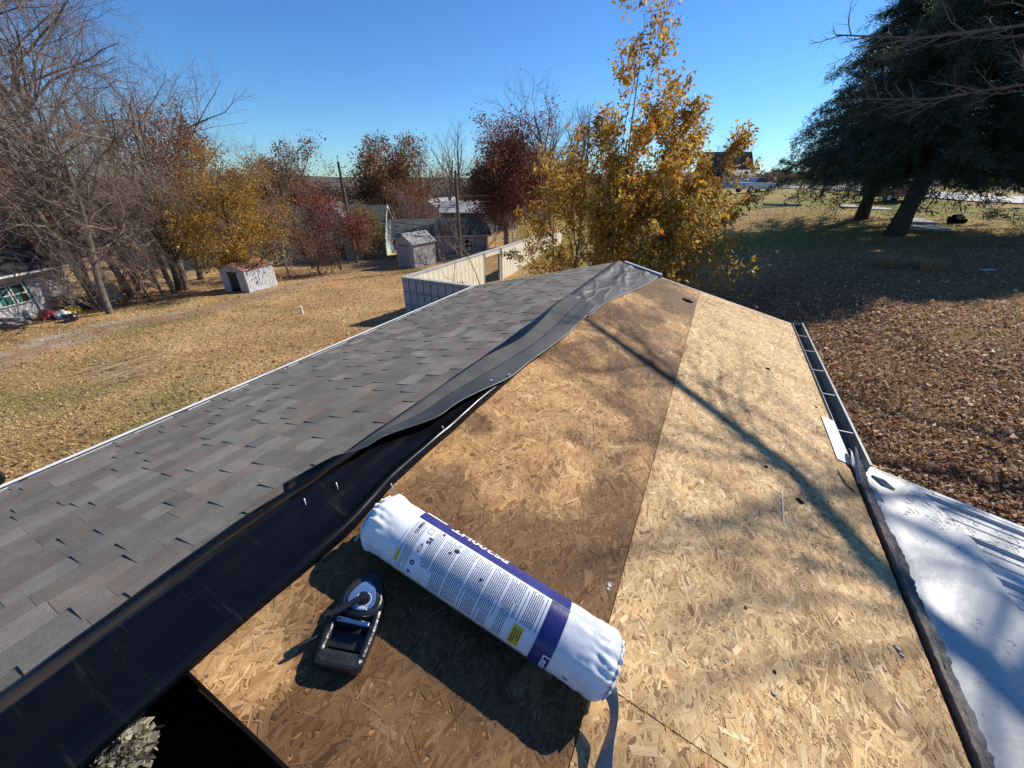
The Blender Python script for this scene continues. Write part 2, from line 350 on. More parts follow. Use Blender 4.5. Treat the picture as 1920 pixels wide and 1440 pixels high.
def tree_meshes(seed, H, r, P, nleaf=0, leaf=0.1, pal=None, lean=(0, 0), barkm='bark', twigm='twig', spread=0.2, wts=None, rsplit=0.03, droop=0.3, tipbias=None, clump=None):
    rng = random.Random(seed); segs = []; tips = []
    grow(rng, Vector((0, 0, -0.15)), Vector((lean[0], lean[1], 1)), H, r, 0, P, segs, tips)
    out = []
    bigs = [s for s in segs if s[2] >= rsplit]; small = [s for s in segs if s[2] < rsplit]
    V, F = tubes_from_segs(bigs); out.append(('trunk', V, F, M[barkm], None))
    if small:
        V, F = tubes_from_segs(small); out.append(('twigs', V, F, M[twigm], None))
    if clump:                       # leaf clumps filling an uneven rounded crown
        zc, rx, rz, nc_, cr, nl2 = clump; g = np.random.default_rng(seed + 500)
        C = g.normal(0, 1, (nc_, 3)); C /= np.linalg.norm(C, axis=1, keepdims=True); C *= (0.45 + 0.55 * g.random((nc_, 1)) ** 0.5) * np.array([rx, rx, rz]); C[:, 2] += zc
        k = g.integers(0, nc_, nl2); Q = g.normal(0, 1, (nl2, 3)) * cr * (0.6 + 0.8 * g.random(nc_))[k][:, None]; Q[:, 2] *= 0.75
        V2, F2, c2 = leaf_quads(g, C[k] + Q, Q / (np.linalg.norm(Q, axis=1, keepdims=True) + 1e-6), leaf, pal, droop, 0.55, 0.02, wts)
        if not nleaf: out.append(('crown', V2, F2, M['leaf'], c2))
    if nleaf:
        g = np.random.default_rng(seed); T = np.array([[*p, *d] for p, d in tips]); i = g.integers(0, len(T), nleaf)
        if tipbias is not None:
            pr = tipbias(T[:, :3]); i = g.choice(len(T), nleaf, p=pr / pr.sum())
        V, F, c = leaf_quads(g, T[i, :3], T[i, 3:], leaf, pal, droop, 0.5, spread, wts)
        if clump: F = np.concatenate([F, F2 + len(V)]); V = np.concatenate([V, V2]); c = np.concatenate([c, c2])
        out.append(('crown', V, F, M['leaf'], c))
    return out
def make_tree(name, label, meshes, loc, rz=0, sc=1, group=None):
    t = thing(name, label, 'tree' if 'shrub' not in name and 'bush' not in name else 'shrub', loc, rz, group); t.scale = (sc,) * 3
    for nm, V, F, m, c in meshes:
        o = bigmesh(nm, V, F, m, t, c, nm == 'trunk')
        if nm == 'twigs': o['kind'] = 'stuff'
    return t
def place_copy(t, loc, rz, sc, label, group=None):
    c = copy_tree(t); c.location = loc; c.rotation_euler = (0, 0, rz)
    c.scale = (sc,) * 3 if not isinstance(sc, tuple) else sc
    c['label'] = label
    if group: c['group'] = group
    elif 'group' in c: del c['group']
    return c
# ------------------------------------------------------------------ the house we stand on
RX, RZ, SL = -1.24, -1.137, 0.25            # ridge line and slope
YE = 6.05                                    # far gable
def zr(x): return RZ - SL * (x - RX)         # bare slope
def zl(x): return RZ + SL * (x - RX)         # shingled slope
ang = math.atan(SL)
house = thing('house', 'low house with a half stripped gable roof, grey shingles one side, bare boards other', 'house', (RX, 2.0, -3.8))
house_o = Vector(house.location)
def hp(o): o.location = Vector(o.location) - house_o; return o      # keep world coordinates under the house empty
HW = MB()
wallm = mottled('siding', (0.50, 0.49, 0.46), (0.66, 0.65, 0.62), 2, 0.8, 0.2, 0, 0.1, 8, (0.3, 0.3, 6))
for nm, c, d in (('left', (-3.42, 1.5, -3.75), (0.14, 8.8, 3.95)), ('right', (0.92, 1.5, -2.95), (0.14, 8.8, 2.4))):
    hp(MB().box(c, d).build('wall', wallm, house))
def gable(y0, y1):
    poly = [(-3.34, -5.4), (0.84, -4.4), (0.84, zr(0.84) - 0.03), (RX, RZ - 0.03), (-3.34, zl(-3.34) - 0.03)]
    vs = [Vector((x, y, z)) for y in (y0, y1) for x, z in poly]; n = 5
    return MB().add(vs, [tuple(range(n)), tuple(range(2 * n - 1, n - 1, -1))] + [(i, n + i, n + (i + 1) % n, (i + 1) % n) for i in range(n)])
hp(gable(5.75, 5.89).build('wall', wallm, house)); hp(gable(-2.9, -2.76).build('wall', wallm, house))
raft = mottled('rafter_wood', (0.22, 0.12, 0.06), (0.42, 0.26, 0.14), 5, 0.8, 0.15, 0, 0.3, 40, (1, 8, 8))
oldwood = mottled('old_wood', (0.05, 0.032, 0.022), (0.14, 0.09, 0.06), 6, 0.9, 0.1, 0, 0.4, 40, (1, 8, 8))
for y in (-0.32, -0.95, -1.6, 0.122, 0.67, 1.28):
    for s, xa, xb in ((1, RX, 0.85), (-1, RX, -3.3)):
        f = zr if s > 0 else zl
        hp(MB().add([Vector((x, y + q, f(x) - 0.025 - e)) for x in (xa, xb) for q in (-0.019, 0.019) for e in (0, 0.13)],
                 [(0, 1, 3, 2), (4, 6, 7, 5), (0, 4, 5, 1), (2, 3, 7, 6), (0, 2, 6, 4), (1, 5, 7, 3)]).build('rafter', oldwood, house))
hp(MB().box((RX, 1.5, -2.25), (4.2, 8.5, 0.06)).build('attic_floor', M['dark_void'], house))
# --- shingled slope: deck + every shingle tab a wedge of its own
slopeL = hp(MB().add([(RX + 0.0, y, RZ + e) for y in (-1.2, YE) for e in (-0.022, 0)] + [(-3.69, y, zl(-3.69) + e) for y in (-1.2, YE) for e in (-0.022, 0)],
             [(0, 1, 3, 2), (4, 6, 7, 5), (0, 4, 5, 1), (2, 3, 7, 6), (1, 5, 7, 3), (0, 2, 6, 4)]).build('shingled_slope', M['roof_dark'], house))
def shingle_mat(name, src):
    m = N(name); co = m.coord('Generated' if False else 'Object')
    tc = m.n('NewGeometry'); gr = m.noise(tc.outputs['Position'], 420, 2, 0.8); big = m.noise(tc.outputs['Position'], 5, 5, 0.7)
    base = m.n('ObjectInfo').outputs['Color'] if src == 'obj' else m.n('Attribute', attribute_name='Col').outputs['Color']
    c = m.mix(1, base, m.ramp(gr, [(0.3, (0.45,) * 3), (0.55, (1.0,) * 3), (0.75, (1.9,) * 3)]), 'MULTIPLY')
    c = m.mix(1, c, m.ramp(big, [(0.3, (0.78, 0.76, 0.76)), (0.7, (1.2, 1.18, 1.15))]), 'MULTIPLY')
    m.bump(gr, 0.6, 0.003); return m.out(c, 0.88, 0.25)
SHO, SHA = shingle_mat('shingle', 'obj'), shingle_mat('shingle_far', 'attr')
rs = random.Random(7); EXPO = 0.143; tabs = []
nc = 18; sl_len = 2.45 / math.cos(ang)
for c in range(nc):
    s0 = sl_len - (c + 1) * EXPO; y = -0.9 + rs.uniform(-0.15, 0); hi = rs.random() < 0.5
    while y < YE:
        wd = rs.choice((0.09, 0.13, 0.17, 0.21, 0.26, 0.31)) * rs.uniform(0.9, 1.1); y1 = min(y + wd, YE)
        tone = rs.choice((0.138, 0.150, 0.160, 0.170, 0.180, 0.205)) * rs.uniform(0.92, 1.08)
        tint = rs.choice(((1.10, 1.0, 0.86), (1.14, 0.98, 0.84), (1.03, 1, 0.90), (1.08, 1.0, 0.88)))
        if y1 - y > 0.02 and max(s0, 0.0) + EXPO > 0.03: tabs.append((max(s0, 0.0), s0 + EXPO, y, y1, 0.0105 if hi else 0.0045, tuple(tone * k for k in tint) + (1,)))
        y = y1; hi = not hi if rs.random() < 0.85 else hi
def slope_pt(s, h, y): return Vector((RX - s * math.cos(ang) - h * math.sin(ang), y, RZ - s * math.sin(ang) + h * math.cos(ang)))
def wedge(s0, s1, y0, y1, h):
    a = 0.0012
    return [slope_pt(s0, a, y0), slope_pt(s0, a, y1), slope_pt(s1 + 0.004, h, y0), slope_pt(s1 + 0.004, h, y1),
            slope_pt(s0, -0.001, y0), slope_pt(s0, -0.001, y1), slope_pt(s1 + 0.004, -0.001, y0), slope_pt(s1 + 0.004, -0.001, y1)]
WF = [(0, 1, 3, 2), (2, 3, 7, 6), (0, 2, 6, 4), (1, 5, 7, 3), (0, 4, 5, 1)]
def apparent(t):
    p = slope_pt((t[0] + t[1]) / 2, 0, (t[2] + t[3]) / 2)
    return (t[3] - t[2]) * (t[1] - t[0]) / p.length ** 3 * (1 if p.y > -0.25 else 0.05)
tabs.sort(key=apparent, reverse=True)
wm = {}
for t in tabs[:300]:
    key = (round(t[1] - t[0], 3), t[4])
    if key not in wm:                                              # shared unit wedge, width scaled per shingle
        me = bpy.data.meshes.new('shingle'); L = t[1] - t[0] + 0.004; h = t[4]
        me.from_pydata([(0, 0, 0.0012), (0, 1, 0.0012), (-L, 0, h), (-L, 1, h), (0, 0, -0.001), (0, 1, -0.001), (-L, 0, -0.001), (-L, 1, -0.001)], [], WF); me.materials.append(SHO); wm[key] = me
    o = bpy.data.objects.new('shingle', wm[key]); COL.objects.link(o); o.parent = slopeL
    o.location = slope_pt(t[0], 0, t[2] + 0.0008) ; o.rotation_euler = (0, -ang, 0); o.scale = (1, t[3] - t[2] - 0.0016, 1); o.color = t[5]
    o.rotation_euler[2] = rs.uniform(-0.004, 0.004)
V, Fc, Cc = [], [], []
for i, t in enumerate(tabs[300:]):
    V += wedge(t[0], t[1], t[2] + 0.0008, t[3] - 0.0008, t[4]); Fc += [tuple(k + i * 8 for k in f) for f in WF]; Cc += [t[5][:3]] * 8
fs = bigmesh('shingle_rows', [tuple(v) for v in V], Fc, SHA, slopeL, np.array(Cc)); stuff(fs)
# eave trim on the shingle side: drip edge, narrow dark gutter trough, white lip, hangers
ez = zl(-3.69)
hp(MB().box((-3.705, 2.4, ez - 0.012), (0.035, 7.3, 0.006)).build('drip_edge', M['white_paint'], house))
gL = hp(MB().box((-3.775, 2.4, ez - 0.10), (0.11, 7.3, 0.01)).box((-3.728, 2.4, ez - 0.065), (0.008, 7.3, 0.08)).build('gutter', mottled('gutter_inside', (0.05, 0.045, 0.04), (0.13, 0.12, 0.1), 8), house))
MB().box((-3.786, 2.4, ez - 0.052), (0.012, 7.3, 0.088)).box((-3.778, 2.4, ez - 0.007), (0.024, 7.3, 0.006)).build('gutter_lip', M['white_paint'], gL)
for i in range(7): MB().box((-3.755, 0.3 + i * 0.95, ez - 0.012), (0.07, 0.02, 0.006)).build('hanger', M['black_plastic'], gL)
# --- bare slope: OSB panels, every strand a flake of real geometry
om = N('osb'); oa = om.n('Attribute', attribute_name='Col'); ou = om.n('UVMap'); omp = om.n('Mapping'); omp.inputs['Scale'].default_value = (16, 420, 1); om.l(ou.outputs[0], omp.inputs[0])
og = om.ramp(om.noise(omp.outputs[0], 1.0, 3, 0.7), [(0.22, (0.50, 0.45, 0.40)), (0.5, (1.0,) * 3), (0.8, (1.35, 1.35, 1.33))])
ow = om.n('NewGeometry'); ost = om.ramp(om.noise(ow.outputs['Position'], 3.1, 5, 0.65), [(0.30, (0.70, 0.62, 0.55)), (0.55, (1.0,) * 3), (0.75, (1.12, 1.1, 1.06))])
oc = om.mix(1, om.mix(1, oa.outputs['Color'], og, 'MULTIPLY'), ost, 'MULTIPLY'); om.bump(om.noise(omp.outputs[0], 1.0, 3, 0.7), 0.35, 0.002)
OSB = om.out(oc, 0.72, 0.22)
deck = hp(MB().box((-0.055, 4.4, zr(-0.055) - 0.035), (0.035, 3.2, 0.02), None).build('roof_deck', raft, house))
NAILM = mottled('nail_rust', (0.04, 0.03, 0.025), (0.14, 0.10, 0.08), 30, 0.6, 0.3)
def osb_panel(x0, x1, y0, y1, seed, tone, hole=None, nmul=1.0):
    g = np.random.default_rng(seed); ca, sa = math.cos(ang), math.sin(ang)
    x0 += 0.0015; x1 -= 0.0015; y0 += 0.0015; y1 -= 0.0015
    La = (x1 - x0) / ca; Lb = y1 - y0
    def W(a, b, h): return np.stack([x0 + a * ca + h * sa, y0 + b, zr(x0) - a * sa + h * ca], -1)
    N_ = int(La * Lb / 0.00062 * 4.2 * nmul)
    a = g.uniform(0, La, N_); b = g.uniform(0, Lb, N_)
    L = np.clip(g.lognormal(math.log(0.052), 0.45, N_), 0.02, 0.16); wd = np.clip(g.lognormal(math.log(0.0088), 0.68, N_), 0.0025, 0.040)
    th = g.normal(math.pi / 2, 0.55, N_); rnd = g.random(N_) < 0.3; th[rnd] = g.uniform(0, math.pi, rnd.sum())
    if hole is not None:
        ha, hb = (hole[0] - x0) / ca, hole[1] - y0; keep = np.hypot(a - ha, b - hb) > hole[2] + 0.09; extra = ~keep
        a, b, L, wd, th = a[keep], b[keep], L[keep], wd[keep], th[keep]
        m_ = 1500; rr = hole[2] + 0.006 + g.uniform(0, 0.11, m_); pp = g.uniform(0, 6.283, m_)
        a2, b2 = ha + rr * np.cos(pp), hb + rr * np.sin(pp); ok = (a2 > 0) & (a2 < La)
        a = np.append(a, a2[ok]); b = np.append(b, b2[ok]); k = ok.sum()
        L = np.append(L, np.minimum(0.035, g.uniform(0.02, 0.05, k))); wd = np.append(wd, g.uniform(0.008, 0.014, k)); th = np.append(th, pp[ok] + math.pi / 2)
    n = len(a); h = 0.0006 + 0.0018 * g.permutation(n) / n
    c, s = np.cos(th), np.sin(th)
    sk = g.uniform(-0.35, 0.35, (n, 4)); cor = np.array([[-.5, -.5], [.5, -.5], [.5, .5], [-.5, .5]])
    pl = cor[None, :, 0] * L[:, None] + sk * wd[:, None]; pw = cor[None, :, 1] * wd[:, None] * g.uniform(0.6, 1.0, (n, 4))
    A = np.clip(a[:, None] + pl * c[:, None] - pw * s[:, None], 0, La); B = np.clip(b[:, None] + pl * s[:, None] + pw * c[:, None], 0, Lb)
    Hh = h[:, None] + g.normal(0, 0.00022, (n, 4))
    V = W(A, B, Hh).reshape(-1, 3); uv = np.stack([pl + a[:, None] * 7, pw + b[:, None] * 3], -1).reshape(-1, 2)
    pal = np.array([[0.58, 0.41, 0.205], [0.52, 0.35, 0.165], [0.46, 0.30, 0.14], [0.66, 0.50, 0.285], [0.37, 0.225, 0.105], [0.55, 0.38, 0.185], [0.25, 0.14, 0.068]])
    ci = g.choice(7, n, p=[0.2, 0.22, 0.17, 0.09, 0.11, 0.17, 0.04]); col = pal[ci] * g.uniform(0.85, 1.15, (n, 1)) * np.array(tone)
    if x1 < 0: col = col * (1 - np.array([0.66, 0.69, 0.69]) * np.clip(fbm(x0 + a, y0 + b, 0.62, 44) * 5.2 - 1.85 + 1.2 * (fbm(x0 + a, y0 + b, 0.13, 7) - 0.5), 0, 1)[:, None])      # old stains plus dappled branch shade, both put into the flake colours
    col = np.repeat(col, 4, 0); Fq = np.arange(4 * n).reshape(-1, 4)
    # slab below the flakes (with the round vent hole left open)
    if hole is None:
        cs = W(np.array([0, La, La, 0] * 2), np.array([0, 0, Lb, Lb] * 2), np.array([0.0] * 4 + [-0.018] * 4))
        sf = np.array([[0, 1, 2, 3], [7, 6, 5, 4], [0, 4, 5, 1], [1, 5, 6, 2], [2, 6, 7, 3], [3, 7, 4, 0]])
    else:
        K = 32; ph = 2 * np.pi * np.arange(K) / K; ca_, sa_ = np.cos(ph), np.sin(ph)
        tt = np.minimum(np.where(ca_ > 1e-6, (La - ha) / np.maximum(ca_, 1e-6), np.where(ca_ < -1e-6, -ha / np.minimum(ca_, -1e-6), 1e9)), np.where(sa_ > 1e-6, (Lb - hb) / np.maximum(sa_, 1e-6), np.where(sa_ < -1e-6, -hb / np.minimum(sa_, -1e-6), 1e9)))
        oa_, ob_ = ha + tt * ca_, hb + tt * sa_; ia, ib = ha + hole[2] * ca_, hb + hole[2] * sa_
        cs = np.concatenate([W(oa_, ob_, np.zeros(K)), W(ia, ib, np.zeros(K)), W(ia, ib, np.full(K, -0.018)), W(oa_, ob_, np.full(K, -0.018)),
                             W(np.array([0, La, La, 0.]), np.array([0, 0, Lb, Lb]), np.zeros(4))])
        k = np.arange(K); k2 = (k + 1) % K; sf = [np.stack([k, k2, K + k2, K + k], -1), np.stack([K + k, K + k2, 2 * K + k2, 2 * K + k], -1), np.stack([2 * K + k, 2 * K + k2, 3 * K + k2, 3 * K + k], -1)]
        cf = []
        for ci_, (qa, qb) in enumerate(((0, 0), (La, 0), (La, Lb), (0, Lb))):
            an_ = math.atan2(qb - hb, qa - ha) % (2 * math.pi); i0 = int(an_ / (2 * math.pi) * K); cf.append([i0, 4 * K + ci_, (i0 + 1) % K, (i0 + 1) % K])
        sf = np.concatenate(sf + [np.array(cf)[:, [0, 1, 2, 2]]])
        sf = sf[[len(set(f)) == 4 for f in sf.tolist()]]
        # corner triangles as quads with a midpoint
        base = len(cs); add = []; nf = []
        for f in cf:
            add.append((cs[f[0]] + cs[f[2]]) / 2); nf.append([f[0], f[1], f[2], base + len(add) - 1])
        cs = np.concatenate([cs, np.array(add)]); sf = np.concatenate([sf, np.array(nf)])
    off = len(V); V = np.concatenate([V, cs]); Fq = np.concatenate([Fq, sf + off])
    col = np.concatenate([col, np.tile(np.array([0.36, 0.21, 0.095]) * np.array(tone), (len(cs), 1))])
    uv = np.concatenate([uv, np.tile([[0.3, 0.3]], (len(cs), 1)) + g.uniform(0, 1, (len(cs), 2))])
    o = bigmesh('osb_panel', V, Fq, OSB, deck, col, False, uv)
    nb = []                                                           # rows of nail heads over the rafters
    for yk in np.arange(0.122 - 1.83, 6.1, 0.61):
        if y0 + 0.01 < yk < y1 - 0.01: nb += [(q + g.normal(0, 0.012), yk - y0 + g.normal(0, 0.006)) for q in np.arange(0.03, La, 0.2)]
    if nb:
        nb = np.array(nb); ph = np.arange(6) * math.pi / 3; r_ = 0.0042
        Vn = W((nb[:, 0, None] + r_ * np.cos(ph)), (nb[:, 1, None] + r_ * np.sin(ph)), np.full((len(nb), 6), 0.0034)).reshape(-1, 3)
        stuff(bigmesh('nail_heads', Vn, np.arange(len(Vn)).reshape(-1, 6), NAILM, o))
    return o
XM, XE = -0.055, 1.13
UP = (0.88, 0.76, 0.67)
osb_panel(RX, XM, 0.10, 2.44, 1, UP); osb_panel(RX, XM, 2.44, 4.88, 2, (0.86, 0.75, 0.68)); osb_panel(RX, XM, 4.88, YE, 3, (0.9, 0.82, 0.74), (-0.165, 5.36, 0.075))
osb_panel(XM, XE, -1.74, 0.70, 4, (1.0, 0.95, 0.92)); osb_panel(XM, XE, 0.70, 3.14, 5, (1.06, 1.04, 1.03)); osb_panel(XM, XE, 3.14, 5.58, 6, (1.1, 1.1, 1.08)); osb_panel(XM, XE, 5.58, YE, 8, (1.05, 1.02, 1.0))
# wedge of rust-stained nails, chips and stuck paper on the boards
chipm = [mottled('chip_dark', (0.02, 0.017, 0.015), (0.05, 0.04, 0.035), 20, 0.9, 0.1), mottled('chip_pale', (0.45, 0.42, 0.37), (0.62, 0.58, 0.5), 20, 0.9, 0.1), mottled('leaf_brown', (0.13, 0.07, 0.035), (0.22, 0.12, 0.06), 20, 0.8, 0.1)]
def on_slope(u, v, h=0.0):
    r = ray(u, v); n = np.array([SL, 0, 1]); d = SL * RX + RZ; return Vector(r * ((d + h) / float(n @ r)))
def crumb(name, u, v, size, mat, label, cat, group, seed, flat=0.25, elong=1.6):
    rr = random.Random(seed); mb = MB(); n = 7; a0 = rr.uniform(0, 6.28)
    ring = [(math.cos(2 * math.pi * k / n) * rr.uniform(0.6, 1.1) * elong, math.sin(2 * math.pi * k / n) * rr.uniform(0.5, 1.1)) for k in range(n)]
    vs = [(x * size, y * size, 0) for x, y in ring] + [(x * size * 0.8, y * size * 0.8, size * flat * rr.uniform(0.5, 1.8)) for x, y in ring] + [(0, 0, size * flat)]
    mb.add(vs, [(k, (k + 1) % n, n + (k + 1) % n, n + k) for k in range(n)] + [(n + k, n + (k + 1) % n, 2 * n) for k in range(n)])
    o = mb.build(name, mat); o.location = on_slope(u, v, 0.0028); o.rotation_euler = Matrix.Rotation(ang, 3, 'Y').to_euler(); o.rotation_euler.rotate_axis('Z', a0); return tag(o, label, cat, group)
for i, (u, v, s) in enumerate([(1440, 692, 0.016), (1530, 763, 0.010), (1436, 875, 0.012), (1428, 848, 0.007), (1500, 940, 0.020), (1418, 577, 0.03), (1452, 1260, 0.006), (1398, 1140, 0.007)]):
    crumb('leaf_scrap', u, v, s, chipm[i % 2 * 2], 'dark curled leaf scrap lying on the bare roof boards', 'debris', 'dark leaf scraps on the boards', 40 + i, 0.5, 1.5)
for i, (u, v, s) in enumerate([(1143, 1097, 0.012), (1140, 1105, 0.008), (1360, 1240, 0.007), (1450, 1300, 0.01), (1682, 1215, 0.014), (1690, 1228, 0.01), (1262, 660, 0.01)]):
    crumb('wood_chip', u, v, s, chipm[1], 'small pale wood chip lying on the bare roof boards', 'debris', 'pale wood chips on the boards', 60 + i, 0.4, 1.3)
tp = MB(); a, b = on_slope(1466, 920, 0.004), on_slope(1470, 985, 0.003); sd_ = Vector((0.005, 0, -0.00125))
tp.add([a - sd_, a + sd_, b + sd_ * 0.8, b - sd_ * 0.9] + [p + Vector((0, 0, 0.002)) for p in (a - sd_, a + sd_, b + sd_ * 0.8, b - sd_ * 0.9)], [(0, 1, 2, 3), (4, 7, 6, 5), (0, 4, 5, 1), (1, 5, 6, 2), (2, 6, 7, 3), (3, 7, 4, 0)])
tag(tp.build('metal_shim', mottled('dull_metal', (0.22, 0.22, 0.22), (0.36, 0.36, 0.36), 20, 0.5, 0.3)), 'thin bright metal strip stuck on the bare boards', 'metal strip')
# rake trims on the far gable
hp(MB().add([(x, y, zr(x) + e) for x in (-1.15, -0.60) for y in (YE - 0.02, YE + 0.05) for e in (0.012, 0.045)], [(0, 1, 3, 2), (4, 6, 7, 5), (0, 4, 5, 1), (2, 3, 7, 6), (0, 2, 6, 4), (1, 5, 7, 3)]).build('rake_edge', mottled('blue_trim', (0.25, 0.29, 0.34), (0.38, 0.42, 0.47), 5, 0.45, 0.5), house))
hp(MB().add([(x, y, zr(x) + e) for x in (-0.59, 1.13) for y in (YE + 0.002, YE + 0.03) for e in (-0.12, -0.002)], [(0, 1, 3, 2), (4, 6, 7, 5), (0, 4, 5, 1), (2, 3, 7, 6), (0, 2, 6, 4), (1, 5, 7, 3)]).build('fascia', M['dirty_white'], house))
hp(MB().add([(x, y, zl(x) + e) for x in (-3.69, -1.25) for y in (YE + 0.002, YE + 0.03) for e in (-0.12, 0.006)], [(0, 1, 3, 2), (4, 6, 7, 5), (0, 4, 5, 1), (2, 3, 7, 6), (0, 2, 6, 4), (1, 5, 7, 3)]).build('fascia', M['dirty_white'], house))
# gutter on the bare side with strap hangers
gi = mottled('gutter_dirty', (0.10, 0.10, 0.09), (0.20, 0.20, 0.185), 4, 0.6, 0.4, 0.2)
e2 = zr(1.13); g0, g1 = 2.93, 6.16; gm_, gl = (g0 + g1) / 2, g1 - g0
gR = hp(MB().box((1.215, gm_, e2 - 0.105), (0.10, gl, 0.008)).box((1.165, gm_, e2 - 0.06), (0.006, gl, 0.085)).box((1.215, g1, e2 - 0.062), (0.10, 0.006, 0.08)).build('gutter', gi, house))
GLIP = mottled('gutter_grey', (0.17, 0.19, 0.18), (0.30, 0.32, 0.31), 6, 0.55, 0.4)
MB().box((1.266, gm_, e2 - 0.058), (0.006, gl, 0.10)).box((1.271, gm_, e2 - 0.006), (0.016, gl, 0.008)).build('gutter_lip', GLIP, gR)
for y in (3.35, 4.0, 4.55, 5.1, 5.62): MB().box((1.212, y, e2 - 0.012), (0.105, 0.014, 0.005)).build('hanger', GLIP, gR)
hp(MB().add([(x, y, zr(x) + e) for x in (1.06, 1.15) for y in (2.86, 3.46) for e in (0.006, 0.010)], [(0, 1, 3, 2), (4, 6, 7, 5), (0, 4, 5, 1), (2, 3, 7, 6), (0, 2, 6, 4), (1, 5, 7, 3)]).build('drip_edge', M['white_paint'], house))
hp(MB().box((1.12, 4.5, e2 - 0.08), (0.02, 3.1, 0.11)).build('fascia', M['dirty_white'], house))

# ------------------------------------------------------------------ lean-to roof beside it: ribbed metal under a torn white membrane
LZ = lambda x: -1.80 - 0.21 * (x - 1.13)
lean = thing('lean_to_roof', 'white ribbed metal lean-to roof partly covered by torn white membrane', 'roof', (2.2, 0.8, -3.0)); lo = Vector(lean.location)
def lp(o): o.location = Vector(o.location) - lo; return o
y_hi, y_lo, x_hi = 3.03, -1.8, 4.2
pm = mottled('white_metal', (0.40, 0.40, 0.39), (0.54, 0.54, 0.53), 3, 0.5, 0.35, 0.0, 0.05)
pw_ = 0.305; k = 0; yy = y_hi
while yy > y_lo:
    ya, yb = max(yy - pw_ + 0.002, y_lo), yy
    prof = [(ya, 0), (yb - 0.055, 0), (yb - 0.045, 0.022), (yb - 0.018, 0.022), (yb - 0.008, 0), (yb, 0)]
    vs = [(x, y, LZ(x) + h) for x in (1.10, x_hi) for y, h in prof]; n = len(prof)
    p_ = lp(MB().add(vs, [(i, i + 1, n + i + 1, n + i) for i in range(n - 1)]).build('metal_panel', pm, lean))
    for q in (0.33, 0.62): MB().add([(x, ya + (yb - ya) * q + e, LZ(x) + h) for x in (1.10, x_hi) for e, h in ((-0.008, 0.001), (0, 0.006), (0.008, 0.001))], [(0, 1, 4, 3), (1, 2, 5, 4)]).build('rib', pm, p_)
    yy -= pw_
lp(MB().add([(x, y, LZ(x) + h) for x in (1.3, x_hi) for y in (y_hi + 0.002, y_hi + 0.035) for h in (-0.09, 0.018)], [(0, 1, 3, 2), (4, 6, 7, 5), (0, 4, 5, 1), (2, 3, 7, 6), (0, 2, 6, 4), (1, 5, 7, 3)]).build('edge_trim', M['white_paint'], lean))
for p in ((4.0, 2.7), (4.0, -1.5)):
    z0 = float(gz(*p)); lp(MB().box((p[0], p[1], (z0 + LZ(4.0)) / 2 - 0.1), (0.1, 0.1, LZ(4.0) - z0 + 0.1)).build('post', M['grey_wood'], lean))
# membrane: wavy sheet from the torn edge by the boards out over the panels
mm = N('membrane'); mco = mm.coord('Object'); mf = mm.noise(mco, 2.4, 6, 0.7); ms_ = mm.noise(mco, 26, 3, 0.6)
mcx = mm.mix(1, mm.ramp(mf, [(0.3, (0.33, 0.325, 0.31)), (0.6, (0.47, 0.465, 0.45))]), mm.ramp(ms_, [(0.26, (0.62, 0.6, 0.57)), (0.36, (1, 1, 1))]), 'MULTIPLY'); mm.bump(mf, 0.35, 0.02)
MEM = mm.out(mcx, 0.42, 0.4)
gx, gy = 44, 110; rows = []; rm = random.Random(3)
for j in range(gy + 1):
    y = -1.75 + (3.02 + 1.75) * j / gy
    jag = 0.010 * rm.uniform(-1, 1) + 0.016 * math.sin(y * 17) + 0.01 * math.sin(y * 41)
    xa = 1.185 + jag * 0.5 - (0.04 if y > 2.8 else 0); xb = 1.74 + 0.035 * math.sin(y * 3.1 + 1) + 0.02 * math.sin(y * 7.7) - (0.08 * max(0, y - 2.6) / 0.4)
    if y < 1.2: xb += (1.2 - y) * 0.16
    for i in range(gx + 1):
        f = i / gx; x = xa + (xb - xa) * f
        h = 0.036 + 0.030 * (0.5 + 0.5 * math.sin(y * 2.3 + 0.6) * math.cos(x * 3.0)) * math.sin(math.pi * min(1, f * 1.02)) + 0.010 * mnoise.noise((x * 5, y * 4, 1.7))
        h += 0.022 * math.exp(-((f - 0) / 0.09) ** 2) + (0.07 * math.exp(-((y - 2.95) / 0.13) ** 2) * math.exp(-(f / 0.09) ** 2))
        h *= 1 - 0.55 * max(0, (f - 0.9) / 0.1)
        rows.append((x, y, LZ(x) + h))
mo = lp(MB().add(rows, [(j * (gx + 1) + i, j * (gx + 1) + i + 1, (j + 1) * (gx + 1) + i + 1, (j + 1) * (gx + 1) + i) for j in range(gy) for i in range(gx)], True).build('white_membrane', MEM, lean))
so = mo.modifiers.new('thick', 'SOLIDIFY'); so.thickness = 0.003; so.offset = -1
stp = [(1765, 992), (1820, 1040), (1838, 1168), (1900, 1208), (1750, 1300)]
def on_lean(u, v, h=0.06):
    r = ray(u, v); n = np.array([0.21, 0, 1]); d = 0.21 * 1.13 - 1.80; return Vector(r * ((d + h) / float(n @ r)))
for i, (u, v) in enumerate(stp):
    p = on_lean(u, v, 0.078); q = Matrix.Rotation(0.4 + i * 0.5, 3, 'Z')
    MB().tube([p + q @ Vector(c) for c in ((-0.008, 0.012, 0), (-0.008, -0.004, 0.002), (0.012, -0.004, 0.002), (0.012, 0.012, 0))], 0.0013, 5).build('staple', M['wire'], mo)
